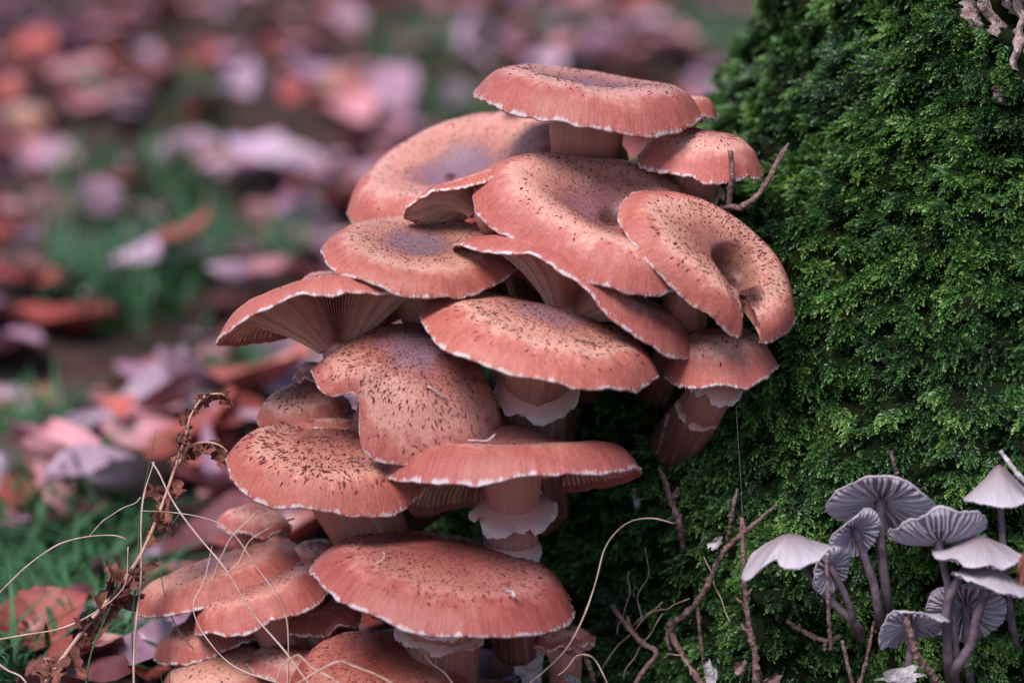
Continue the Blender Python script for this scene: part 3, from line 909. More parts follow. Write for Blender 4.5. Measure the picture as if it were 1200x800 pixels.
def hang(x, y, h, rho, th):
    # the far side droops, most of all behind the left end
    d = np.abs((th - R(140) + math.pi) % (2 * math.pi) - math.pi)
    d2 = np.abs((th - R(40) + math.pi) % (2 * math.pi) - math.pi)
    return x, y, h - 30 * np.exp(-(d / R(48)) ** 2) * rho ** 3 - 2 * np.exp(-(d2 / R(30)) ** 2) * rho ** 3
honey('level honey mushroom with pointed middle, pale gills and a double ringed stem',
      Cap((602, 562, 48), 147, 130, -7, -1, [(0, 66), (.12, 62), (.3, 48), (.5, 40), (.7, 38), (.84, 34), (.93, 22), (1, 0)], lobes=((2, .015, 0),), warps=((1, -2, 0, 2), (2, 8, 0, 2), (3, 2, 60, 3)), seed=19, custom=hang),
      bloom=.15, ruddy=.2, scales=620, sc_out=.66, sc_size=.8, stem=[(600, 600, 15, 30), (600, 650, 0, 33), (600, 690, -30, 27), (606, 760, -90, 27)], stem_r=34,
      rings=((.24, 1.5, 15, 5, 41), (.44, 1.15, 13, 4, 44)), gdepth=36, gills=120)
honey('large low honey mushroom with a long white hem and frilled ring',
      Cap((520, 690, 62), 153, 144, 12, 7, prof(38, 50, 0, .74), lobes=((2, .012, 0),), warps=((2, 3, 10, 2), (1, 7, 160, 1.4), (4, 1.5, 30, 3)), seed=20),
      bloom=.05, ruddy=.65, scales=1000, sc_out=.82, sc_size=1.05, stem=[(516, 762, 30, 46), (520, 860, -20, 42)], stem_r=50, rings=((.24, 1.28, 12, 4, 51), (.36, 1.12, 10, 4, 54)))
honey('thin tilted honey mushroom with pale hem reaching out to the dry stalks',
      Cap((262, 686, -95), 106, 92, 6, -18, prof(30, 33, 0, .72), warps=((2, 4, 0, 2),), seed=21), bloom=.5, ruddy=.45, scales=140, stem_r=28, sc_size=.9)
honey('tilted honey mushroom with a white drip on its hem below the thin one',
      Cap((312, 712, -35), 86, 78, 8, -18, prof(32, 36, 0, .72), warps=((2, 3, 0, 2), (7, 2, 290, 6)), seed=22), bloom=.35, ruddy=.45, scales=200, stem_r=26, sc_size=.9)
honey('small dim honey mushroom in the gap behind the coarse scaled cap',
      Cap((298, 614, -140), 44, 42, 12, 6, [(0, 22), (.3, 20), (.55, 17), (.75, 12), (.9, 6), (1, 0)], seed=23), bloom=.1, scales=30, stem_r=18, gills=56, nth=90)
honey('reddish densely scaled honey mushroom crossed by bent dry grass at ground level',
      Cap((442, 806, 55), 106, 100, 24, 2, prof(38, 48, 0, .70), seed=24), bloom=0, ruddy=.9, scales=640, sc_out=.8, sc_size=1.0, stem_r=34)
honey('dull honey mushroom sitting low on the leaf litter under the tilted pair',
      Cap((262, 796, -50), 74, 66, 20, -10, [(0, 38), (.3, 35), (.55, 29), (.75, 21), (.9, 10), (1, 0)], seed=25), bloom=.1, scales=90, stem_r=22, gills=64)
honey('small honey mushroom with pale hem wedged low beside the reddish scaly cap',
      Cap((336, 782, -30), 50, 44, 12, 8, [(0, 27), (.3, 25), (.55, 21), (.75, 15), (.9, 7), (1, 0)], seed=26), bloom=0, scales=60, stem_r=16, gills=60, nth=96)
honey('little honey mushroom with white hem in the shade below the frilled one',
      Cap((662, 752, -70), 36, 32, 4, -4, [(0, 20), (.5, 17), (.8, 9), (1, 0)], seed=27), bloom=.2, scales=30, stem_r=18, gills=56, nth=90)
honey('tiny honey mushroom in the dark gap above the thin tilted cap',
      Cap((322, 640, -120), 26, 24, 8, 10, [(0, 16), (.3, 15), (.55, 12), (.75, 8), (.9, 4), (1, 0)], seed=28), bloom=.1, scales=0, stem_r=10, gills=48, nth=80)
honey('small honey mushroom with bare stem tucked under the coarse scaled cap',
      Cap((372, 652, -90), 36, 32, 16, 4, [(0, 20), (.3, 18), (.55, 15), (.75, 11), (.9, 5), (1, 0)], seed=29), bloom=.1, scales=30, stem_r=16, gills=56, nth=90)


honey('dull red honey mushroom tucked under the dripping hem of the tilted pair',
      Cap((246, 752, -85), 66, 60, 9, -15, [(0, 32), (.3, 31), (.55, 27), (.8, 18), (.93, 8), (1, 0)], seed=30), bloom=.2, ruddy=.7, scales=110, stem_r=20, gills=64, nth=110)
honey('dull red honey mushroom in shade between the tilted pair and the frilled one',
      Cap((372, 728, -60), 52, 48, 10, -8, [(0, 27), (.3, 26), (.55, 23), (.8, 15), (.93, 7), (1, 0)], seed=31), bloom=.1, ruddy=.8, scales=80, stem_r=18, gills=60, nth=110)

# ------------------------------------------------------------------ bonnet mushrooms at the foot of the moss
def surf_w(x, y):
    a = XC - limb_x((y + 240) / 1280)
    c = np.clip((XC - x) / a, -1, 1)
    return float(-565 + (400 - y) * 0.268 + trunk_b(y) * np.sqrt(1 - c * c))

def bonnet(label, cap, stem, stem_r=5.0, ngill=30, gd=8.0, torn=False):
    fx, fy, fw = stem[-1]
    root = empty('bonnet_mushroom', pt(fx, fy, fw), label, 'mushroom', 'bonnet mushrooms at the foot of the moss')
    nth = 120
    rhos = np.concatenate([[0.02], np.linspace(0.08, 0.96, 14), [1.0]])
    th = np.linspace(0, 2 * math.pi, nth, endpoint=False)
    RH, TH = np.meshgrid(rhos, th, indexing='ij')
    rows = [cap.world(RH, TH), cap.world(np.full((1, nth), 0.995), th[None], 1.2), cap.world(np.full((1, nth), 0.9), th[None], 1.6)]
    pol = [polar(RH, TH), polar(np.full((2, nth), 1.0), np.stack([th, th]))]
    V = np.concatenate(rows); nr = len(V)
    F = [tuple(f) for f in grid_faces(nr, nth).tolist()] + [tuple(range(nth))[::-1]]
    co = link('cap', mesh('cap', rel(V.reshape(-1, 3), root), F, True, {'polar': np.concatenate(pol).reshape(-1, 3)}), M['mycap'], root)
    # lamellae, each a thin standing leaf under the cap
    gr = np.array([0.985, 0.92, 0.8, 0.62, 0.44, 0.28, 0.14])
    Vs, Fs, As, gap_shade = [], [], [], []
    off = 0
    base_t = np.linspace(0, 2 * math.pi, ngill, endpoint=False) + rng.normal(0, 0.03, ngill)
    for k, t0 in enumerate(base_t):
        short = (k % 2 == 1)
        g = gr[:5] if short else gr
        dep = np.interp(g, [0.14, 0.3, 0.6, 0.9, 1.0], [gd * .9, gd, gd * .95, gd * .55, 0.8])
        if short: dep = dep * np.array([1, 1, .9, .75, .2])
        wig = t0 + 0.025 * np.sin(g * 9 + k)
        hw = 0.34 * 2 * math.pi / ngill * np.interp(g, [0, .4, 1], [.55, .9, 1.0]) * (0.8 if short else 1.0)
        top_l = cap.world(g, wig - hw, 1.4); low_l = cap.world(g, wig - hw * .45, dep + 1.4)
        low_r = cap.world(g, wig + hw * .45, dep + 1.4); top_r = cap.world(g, wig + hw, 1.4)
        Q = np.stack([top_l, low_l, low_r, top_r], 1).reshape(-1, 3); m = len(g)
        Vs.append(Q); As.append(np.repeat(polar(g, np.full(m, t0)), 4, 0)); gap_shade.append(np.tile([0.55, 1.0, 1.0, 0.55], m))  # lamella flanks toned down too, part of the painted gap shade
        for i in range(m - 1):
            for j in range(3):
                p = off + i * 4 + j
                Fs.append((p, p + 1, p + 5, p + 4))
        off += len(Q)
    # underside skin between the lamellae, coloured darker as painted shade
    ur = np.array([0.985, 0.8, 0.5, 0.25, 0.10])
    UR, UT = np.meshgrid(ur, th, indexing='ij')
    U = cap.world(UR, UT, 1.9)
    Fs += [tuple(q + off for q in f)[::-1] for f in grid_faces(len(ur), nth).tolist()]
    Vs.append(U.reshape(-1, 3)); As.append(polar(UR, UT).reshape(-1, 3)); gap_shade.append(np.zeros(UR.size))
    tag(link('gills', mesh('gills', rel(np.concatenate(Vs), root), Fs, False, {'polar': np.concatenate(As), 'edge': np.concatenate(gap_shade)}), M['mygill'], co), kind='stuff')
    hc = float(cap.h(np.array(0.0)))
    p0 = cap.to_px((0, 0, hc - 2)); p1 = cap.to_px((0, 0, hc - 14))
    stem_r *= 0.78
    path = [(*p0, stem_r * 1.3), (*p1, stem_r)] + [(*q, stem_r * (1 + 0.25 * i / len(stem))) for i, q in enumerate(stem)]
    lx, ly, lw = stem[-1]
    path.append((lx + 3, ly + 16, min(lw, surf_w(lx, ly)) - 12, stem_r * 1.3))
    C, rad, _ = px_path(path, 38)
    V, F, _ = tube(C, rad, 12)
    link('stem', mesh('stem', rel(V, root), F, True), M['mystem'], root)
    return root

MY = 95
bonnet('bonnet mushroom with broad upturned cap showing all its pale gills',
       Cap((1032, 594, MY), 63, 60, -33, 9, [(0, 14), (.3, 11), (.6, 6), (.85, 2), (1, 0)], warps=((2, 5, 90, 2), (3, 2, 10, 3)), seed=61, rumple=.5),
       [(1033, 640, MY - 8), (1040, 705, MY - 40)], 7, 44)
bonnet('small bonnet mushroom with fan like cap on a curved bluish stem',
       Cap((1003, 624, MY + 22), 34, 32, -48, -38, [(0, 14), (.4, 9), (.8, 2), (1, 0)], warps=((2, 5, 0, 2),), seed=62, rumple=.5),
       [(1014, 655, MY + 12), (1024, 685, MY + 5), (1030, 722, MY - 20)], 6, 34)
def torn_side(x, y, h, rho, th):
    d = np.abs((th - R(185) + math.pi) % (2 * math.pi) - math.pi)
    g = np.exp(-(d / R(28)) ** 4) * rho ** 2
    d2 = np.abs((th - R(232) + math.pi) % (2 * math.pi) - math.pi)
    c = np.exp(-(d2 / R(10)) ** 2) * rho ** 2
    return x * (1 + .10 * g) * (1 - .3 * c), y * (1 - .3 * c), h - 26 * g + 6 * c
bonnet('bonnet mushroom with a torn drooping brim, first beside the upright scaly twig',
       Cap((926, 648, MY + 8), 50, 40, 8, 2, [(0, 24), (.25, 21), (.6, 11), (.85, 3), (1, -2)], warps=((2, 4, 0, 2), (1, 6, 20, 2)), seed=63, rumple=.6, custom=torn_side),
       [(948, 672, MY), (975, 705, MY - 6), (1006, 735, MY - 20)], 5.5, 34)
bonnet('small bonnet mushroom turned side on behind a thin upright twig',
       Cap((974, 667, MY + 15), 31, 33, -42, -62, [(0, 13), (.4, 9), (.8, 2), (1, 0)], seed=64, rumple=.6),
       [(992, 700, MY + 5), (1000, 730, MY - 15)], 5, 32)
bonnet('bonnet mushroom with cup shaped pale cap over the two low brown bonnets',
       Cap((1100, 628, MY + 18), 58, 56, -19, -4, [(0, 0), (.3, 1), (.6, 4), (.85, 9), (1, 13)], warps=((2, 3, 90, 2), (6, 1.5, 20, 3)), seed=65, rumple=.8),
       [(1112, 690, MY + 6), (1118, 750, MY - 10), (1120, 778, MY - 25)], 6.5, 44)
bonnet('bonnet mushroom with brownish shallow cone cap above its twin',
       Cap((1148, 651, MY + 26), 56, 50, 7, 2, [(0, 25), (.2, 21), (.5, 12), (.8, 4), (1, 0)], warps=((2, 2, 0, 2), (8, 1, 0, 3)), seed=66, rumple=.8),
       [(1112, 700, MY + 20), (1110, 745, MY + 4), (1112, 782, MY - 15)], 7, 44)
bonnet('bonnet mushroom with pale shallow cap, lower of the two stacked ones',
       Cap((1162, 682, MY + 36), 50, 44, 6, 14, [(0, 20), (.2, 17), (.5, 10), (.8, 4), (1, 0)], warps=((2, 2, 40, 2),), seed=67, rumple=.8),
       [(1146, 720, MY + 25), (1138, 755, MY + 10), (1118, 786, MY - 10)], 7, 40)
bonnet('bonnet mushroom with pointed brown cap standing highest on a thin stem',
       Cap((1172, 584, MY - 5), 43, 40, 5, -3, [(0, 41), (.12, 38), (.35, 27), (.6, 15), (.85, 5), (1, 0)], warps=((2, 2, 0, 2),), seed=68, rumple=.5),
       [(1174, 620, MY - 10), (1180, 690, MY - 20), (1188, 745, MY - 40)], 5.5, 38)
bonnet('bonnet mushroom with gilled cap lying low behind a broken twig',
       Cap((1070, 734, MY + 10), 44, 42, -30, -12, [(0, 10), (.3, 9), (.6, 7), (.85, 3), (1, -4)], warps=((2, 7, 60, 2), (3, 4, 0, 3)), seed=69, rumple=.8),
       [(1067, 760, MY + 4), (1064, 792, MY - 10)], 6, 40)
bonnet('bonnet mushroom with wide fan of gills half hidden by dark stems',
       Cap((1132, 716, MY - 25), 46, 46, -52, 12, [(0, 12), (.4, 8), (.8, 2), (1, 0)], warps=((2, 4, 0, 2),), seed=70, rumple=.8),
       [(1134, 752, MY - 30), (1136, 790, MY - 40)], 6, 42)

# ------------------------------------------------------------------ twigs
def twig(label, pts, shoots=(), mat='twig', name='twig', knob=0.22, seed=0, n=None):
    C, rad, q = px_path(pts, n or max(26, 16 * len(pts)))
    r = np.random.default_rng(seed + int(pts[0][0]))
    wv = Waves(seed + int(pts[0][0]), 8, 1)
    def knobbly(C, rad):
        m = len(rad)
        return rad * (1 + 0.10 * wv(np.arange(m)[:, None] * 0.09)), C + np.cumsum(r.normal(0, 0.05, C.shape), 0) * rad[:, None] * 0.5
    def lumps(m, sides):
        th = np.linspace(0, 2 * math.pi, sides, endpoint=False)
        ww = Waves(seed + 77, 10, 3)
        g = np.stack(np.broadcast_arrays(np.arange(m)[:, None] * 0.22, np.cos(th)[None] * .5, np.sin(th)[None] * .5), -1)
        w = 0.16 * ww(g)
        for q in range(max(3, m // 7)):                      # buds and leaf scars
            i0, t0, a = r.uniform(1, m - 1), r.uniform(0, 6.28), r.uniform(.25, .95)
            dt = np.abs((th - t0 + math.pi) % (2 * math.pi) - math.pi)
            w = w + a * np.exp(-((np.arange(m)[:, None] - i0) / 1.4) ** 2 - (dt[None] / .75) ** 2)
        return w
    rad = rad * 0.56
    rad, C = knobbly(C, rad)
    loc = C[-1]
    V, F, _ = tube(C, rad, 12, lumps(len(C), 12))
    o = link(name, mesh(name, V - loc, F, True), M[mat], None, loc)
    tag(o, label, 'twig' if name == 'twig' else None)
    for s in shoots:
        C, rad, _ = px_path(s, max(14, 12 * len(s)))
        rad = rad * 0.62
        rad, C = knobbly(C, rad)
        V, F, _ = tube(C, rad, 10, lumps(len(C), 10))
        link('side_shoot', mesh('side_shoot', V - loc, F, True), M[mat], o)
    return o

def on(x, y, off, r):
    return (x, y, surf_w(x, y) + off, r)

twig('forked brown twig with two prongs beside the small domed mushroom',
     [(922, 172, 35, 3.0), (914, 184, 35, 5.0), (905, 203, 30, 5.5), (888, 230, 22, 5.5), (866, 244, 10, 6), (850, 244, -5, 6.5), (836, 262, -40, 7)],
     [[(856, 176, 25, 4.5), (857, 205, 22, 5), (853, 240, 0, 6)], [(924, 168, 38, 2.4), (919, 178, 36, 3.6), (912, 190, 34, 4)]], seed=1)
twig('knobbly leaning twig reaching up beside the torn brimmed bonnet mushroom',
     [on(910, 591, 95, 3), on(880, 617, 85, 4.5), on(848, 645, 75, 5.5), on(832, 678, 62, 6.5), on(818, 703, 50, 6), on(800, 722, 38, 5.5), on(786, 736, 25, 6.5), on(796, 762, 30, 6), on(822, 803, 35, 6)],
     [[on(817, 700, 45, 3.5), on(820, 740, 40, 3.5), on(826, 790, 20, 4)], [on(788, 735, 26, 3.5), on(781, 745, 30, 3.2), on(785, 762, 30, 2.5)]], seed=2)
twig('upright scaly larch twig with a bud at its tip before the moss',
     [on(869, 606, 105, 3.5), on(870, 618, 105, 6.5), on(871, 640, 100, 5), on(873, 690, 90, 5), on(879, 735, 75, 6), on(886, 770, 65, 7), on(888, 820, 45, 8)],
     [[on(881, 690, 95, 2.5), on(873, 700, 88, 3.5)], [on(862, 700, 90, 2), on(873, 710, 84, 3)], [on(868, 733, 80, 2), on(879, 742, 76, 4)]], seed=3)
twig('short dark knobbly twig under the level pointed mushroom',
     [on(772, 548, 70, 4), on(780, 565, 66, 6), on(786, 585, 60, 6), on(796, 612, 45, 6.5), on(800, 640, 10, 5)],
     [[on(795, 572, 70, 4), on(788, 582, 62, 5)]], seed=4)
twig('thin grey twig standing in the moss above the leaning knobbly one',
     [on(864, 572, 40, 2.5), on(860, 590, 40, 4), on(856, 612, 30, 4.5), on(852, 640, 5, 4)], seed=5)
twig('forked bare stick lying low among dry grass near the frilled mushroom',
     [on(717, 708, 60, 4), on(735, 733, 60, 5.5), on(752, 752, 62, 6), on(769, 764, 64, 5), on(756, 782, 72, 5), on(738, 808, 80, 5)],
     [[on(735, 722, 52, 2.5), on(740, 738, 58, 3.5)]], seed=6)
twig('zigzag brown twig between the upright scaly twig and the bonnet stems',
     [on(922, 727, 60, 4), on(940, 738, 58, 5), on(960, 748, 56, 5), on(972, 750, 54, 4.5), on(986, 744, 52, 4)],
     [[on(968, 748, 55, 4), on(966, 762, 55, 3)]], seed=7)
twig('thick broken twig leaning across the low gilled bonnet',
     [(1062, 722, 132, 5), (1068, 745, 128, 6.5), (1074, 768, 122, 7), (1092, 790, 110, 7), (1100, 815, 90, 6)], seed=8)
twig('short budded twig rising from moss above the broad upturned bonnet',
     [on(1044, 528, 45, 3.5), on(1048, 545, 42, 4), on(1056, 575, 20, 4)], seed=9)
twig('thin straight twig crossing the small side on bonnet',
     [(968, 650, 150, 3.4), (970, 680, 146, 3.6), (971, 715, 138, 3.8), (974, 760, 115, 4)], seed=10)
twig('slender pinkish twig near the ground between two bonnet stems',
     [on(1024, 728, 95, 2.6), on(1018, 760, 90, 3.2), on(1008, 800, 80, 4)], seed=11)
twig('bent twig with dark bark sunk in moss beside the slender pinkish one',
     [on(987, 750, 85, 3.5), on(993, 776, 82, 4), on(1002, 812, 74, 4)], seed=12)
twig('pale bare twig slanting past the pointed bonnet cap',
     [(1172, 528, 120, 4), (1188, 550, 126, 5), (1215, 580, 132, 5.5)], mat='palewig', seed=13)
twig('thin twig leaning beside the bent stem of the round capped mushroom',
     [(783, 486, 20, 3.4), (778, 505, 0, 3.8), (770, 530, -60, 3.5)], seed=14)
twig('stubby pale tipped twig under the frilled mushroom',
     [(682, 760, 20, 4), (690, 778, 10, 5), (697, 805, -20, 5)], seed=15)

# small chips of bark and dead leaf at the bottom of the moss
def chip(label, x, y, off, sx, sy, mat, seed, tilt=0.0):
    r = np.random.default_rng(seed)
    P = pt(x, y, surf_w(x, y) + off)
    n, m = 7, 6
    wv = Waves(seed, 8, 2)
    V = []
    for side in (1, -1):
        for i in range(n):
            for j in range(m):
                u, v = i / (n - 1) * 2 - 1, j / (m - 1) * 2 - 1
                k = 1 + .25 * float(wv(np.array([u, v])))
                uu = u * math.sqrt(1 - v * v / 2) * sx * k; vv = v * math.sqrt(1 - u * u / 2) * sy * k
                h = 3.5 * float(wv(np.array([u * .5, v * .5 + 3]))) + side * 1.0
                c, s_ = math.cos(tilt), math.sin(tilt)
                V.append(S0 * ((uu * c - vv * s_) * AX + (uu * s_ + vv * c) * AU + h * AW))
    f = grid_faces(n, m, False)
    F = np.concatenate([f[:, ::-1], f + n * m])
    o = link('leaf_scrap', mesh('leaf_scrap', np.array(V), F, True), M[mat], None, P)
    tag(o, label, 'leaf scrap')
chip('small curled dead leaf scrap caught on the leaning knobbly twig', 838, 636, 88, 10, 6, 'palewig', 1, .7)
chip('pale flake of dead leaf at the foot of the leaning twig', 832, 788, 60, 7, 15, 'palewig', 2, .2)
chip('brown scrap of leaf by the foot of the upright scaly twig', 905, 797, 55, 11, 7, 'litter', 3, .4)
chip('pale crumb of bark below the forked bare stick', 672, 796, 120, 10, 5, 'palewig', 4, -.3)
chip('crumpled pinkish leaf scrap under the broken twig', 1056, 792, 105, 22, 9, 'palewig', 5, .1)
chip('rust red scrap of leaf touching the lower stacked bonnet', 1197, 668, 170, 6, 17, 'fern', 6, -.2)
chip('brown crumb of bark between the zigzag twig and the dark twig', 868, 782, 60, 9, 8, 'twig', 7, .9)
chip('tiny dark lilac flake hanging in the moss under the level mushroom', 745, 584, 20, 4, 13, 'palewig', 8, .1)
chip('curled brown dead leaf under the low frilled mushroom stem', 620, 782, 120, 17, 30, 'palewig', 9, .15)

# ------------------------------------------------------------------ dry stalks and blades in front
def stalk(name, label, cat, pts, mat, group=None, flat=1.0, n=44):
    C, rad, q = px_path(pts, n)
    ws = Waves(int(pts[0][0] * 3 + pts[0][1]), 9, 1)
    rad = rad * 0.54 * (1 + 0.16 * ws(np.arange(n)[:, None] * 0.11))
    jx = np.stack([ws(np.arange(n)[:, None] * 0.045 + 3), ws(np.arange(n)[:, None] * 0.05 + 9), ws(np.arange(n)[:, None] * 0.04 + 17)], -1)
    C = C + jx * S0 * 1.3 * (1 if name != 'spider_thread' else 0)
    loc = C[-1]
    T, A, B = frames(C)
    th = np.linspace(0, 2 * math.pi, 8, endpoint=False)
    V = C[:, None] + rad[:, None, None] * (np.cos(th)[None, :, None] * A[:, None] + flat * np.sin(th)[None, :, None] * B[:, None])
    F = [tuple(f) for f in grid_faces(len(C), 8).tolist()] + [tuple(range(8))[::-1], tuple((len(C) - 1) * 8 + k for k in range(8))]
    o = link(name, mesh(name, V.reshape(-1, 3) - loc, F, True), M[mat], None, loc)
    return tag(o, label, cat, group)

def P4(L, w, r0, r1):
    n = len(L)
    return [(x, y, (w if not isinstance(w, (list, tuple)) else w[0] + (w[1] - w[0]) * i / (n - 1)), r0 + (r1 - r0) * i / (n - 1)) for i, (x, y) in enumerate(L)]

G = 'stalks of grass before the mushrooms'
stalk('dry_grass_stalk', 'pale dry stalk arching high beside the frilled low mushroom', 'grass stalk', P4([(792, 612), (765, 605), (735, 612), (710, 640), (698, 680), (684, 722), (668, 755), (650, 775), (618, 800), (590, 812)], (60, 130), 1.3, 2.0), 'straw', G)
stalk('dry_grass_stalk', 'dry flat blade arching from the fern over the tilted mushrooms', 'grass stalk', P4([(167, 598), (200, 598), (234, 606), (268, 624), (298, 655), (322, 690), (334, 725), (338, 770), (337, 815)], (40, 75), 1.6, 4.0), 'straw', G, .4)
stalk('dry_grass_stalk', 'long thin dry stalk slanting down across both tilted mushrooms', 'grass stalk', P4([(176, 543), (186, 556), (205, 588), (235, 632), (268, 672), (300, 722), (335, 765), (372, 815)], (20, 110), 1.6, 2.2), 'straw', G)
stalk('dry_grass_stalk', 'pale upright dry stalk bound up with the fern stem', 'grass stalk', P4([(179, 541), (170, 580), (166, 620), (164, 680), (158, 760), (157, 830)], (20, 30), 1.6, 2.4), 'straw', G)
stalk('dry_grass_stalk', 'dry stalk bowing out over the green grass to end at the fern', 'grass stalk', P4([(150, 632), (135, 627), (103, 628), (70, 636), (45, 652), (20, 676), (-10, 708), (-60, 790)], 25, 1.2, 1.9), 'straw', G)
stalk('dry_grass_stalk', 'dry stalk lying low and rising towards the fern leaflets', 'grass stalk', P4([(150, 640), (150, 678), (138, 698), (112, 716), (70, 735), (25, 746), (-30, 756), (-90, 780)], 40, 1.2, 2.2), 'straw', G)
stalk('dry_grass_stalk', 'short dry stalk poking in low over the grass', 'grass stalk', P4([(40, 808), (18, 790), (0, 777), (-40, 762)], 60, 1.8, 2.6), 'straw', G)
stalk('dry_grass_stalk', 'fine dry stalk leaning up against the fern from the bowed one', 'grass stalk', P4([(104, 627), (125, 608), (146, 594), (166, 582)], 22, 1.0, 1.0), 'straw', G)
stalk('dry_grass_stalk', 'thin dry stalk looping under the hem of the dripping mushroom', 'grass stalk', P4([(250, 640), (238, 680), (226, 706), (230, 730), (246, 752), (272, 776), (300, 792), (340, 806)], (0, 70), 1.1, 1.6), 'straw', G)
stalk('dry_grass_stalk', 'bent dry stalk kinked like a knee on the reddish scaly cap', 'grass stalk', P4([(322, 808), (330, 780), (345, 768), (352, 770), (372, 784), (400, 805)], (140, 165), 1.8, 2.2), 'straw', G)
stalk('dry_grass_stalk', 'dry stalk lying over the top of the reddish scaly cap', 'grass stalk', P4([(340, 802), (372, 788), (398, 774), (408, 776), (440, 790), (470, 808)], (160, 165), 1.6, 2.2), 'straw', G)
stalk('dry_grass_stalk', 'hair thin dry stalk slanting from the frilled ring to the ground', 'grass stalk', P4([(492, 760), (505, 775), (524, 792), (540, 812)], 150, .9, 1.3), 'straw', G)
stalk('dry_grass_stalk', 'pale slanting stalk crossing behind the dry flat blade', 'grass stalk', P4([(302, 600), (272, 628), (256, 660), (243, 700), (236, 720)], -20, 1.4, 1.4), 'straw', G)
stalk('dry_grass_stalk', 'dry stalk caught under the frayed brim of the coarse scaled cap', 'grass stalk', P4([(345, 606), (320, 616), (300, 630), (282, 650), (262, 680)], -20, 1.8, 1.4), 'straw', G)
stalk('dry_grass_stalk', 'brown dry stalk bowed over the moss at the forked stick', 'grass stalk', P4([(716, 810), (702, 780), (690, 768), (672, 772), (655, 790)], 110, 1.2, 1.4), 'straw', G)
for k, (L, lab) in enumerate([
        ([(775, 706), (750, 730), (722, 760), (700, 790)], 'brown grass straw slanting under the forked stick'),
        ([(738, 668), (736, 700), (726, 730), (722, 745)], 'upright brown grass straw in dark moss'),
        ([(776, 720), (760, 745), (742, 770), (730, 795)], 'second slanting straw crossing the forked stick'),
        ([(826, 652), (836, 680), (846, 705), (855, 730)], 'pale straw hanging under the leaning knobbly twig'),
        ([(776, 770), (796, 766), (806, 780), (812, 790)], 'curved straw at the foot of the leaning knobbly twig'),
        ([(806, 700), (786, 712), (764, 716), (738, 735)], 'thin brown straw lying across the moss'),
        ([(756, 640), (760, 668), (748, 700), (752, 728)], 'wavy brown straw among the moss tips')]):
    stalk('dry_grass_straw', lab, 'grass stalk', [on(x, y, 45, .9) for x, y in L], 'straw', G)
stalk('green_grass_blade', 'narrow green blade standing upright against the fern stem', 'grass blade', P4([(182, 502), (174, 545), (164, 620), (157, 700), (155, 830)], (10, 30), .6, 2.4), 'green', G, .4)
stalk('green_grass_blade', 'bluish green blade curving away below the dry flat blade', 'grass blade', P4([(212, 600), (194, 630), (187, 660), (192, 700), (212, 738), (238, 776), (262, 815)], -30, 1.0, 3.2), 'teal', G, .4)
stalk('green_grass_blade', 'dark green blade leaning along the lower fern stem', 'grass blade', P4([(150, 640), (136, 690), (118, 735), (104, 780), (96, 830)], 35, .6, 3.0), 'green', G, .4)
stalk('green_grass_blade', 'short green blade standing alone between stalk and mushrooms', 'grass blade', P4([(197, 730), (198, 760), (199, 790), (199, 825)], 20, .5, 1.6), 'green', G, .4)
stalk('green_grass_blade', 'bent whitish green blade beside the short upright one', 'grass blade', P4([(196, 738), (181, 760), (184, 778), (192, 800), (196, 825)], 20, .6, 1.5), 'green', G, .4)
stalk('green_grass_blade', 'green blade lying along the foot of the arching pale stalk', 'grass blade', P4([(654, 764), (636, 776), (616, 790), (590, 806)], 125, .8, 2.2), 'green', G, .4)
stalk('green_grass_blade', 'thin green blade upright beside the stubby pale tipped twig', 'grass blade', P4([(672, 742), (674, 770), (676, 815)], 40, .6, 1.6), 'green', G, .4)
stalk('spider_thread', 'fine spider thread hanging from the round capped mushroom', 'spider thread', P4([(861, 442), (864, 500), (868, 560), (870, 607)], (40, 55), .1, .1), 'fringe')

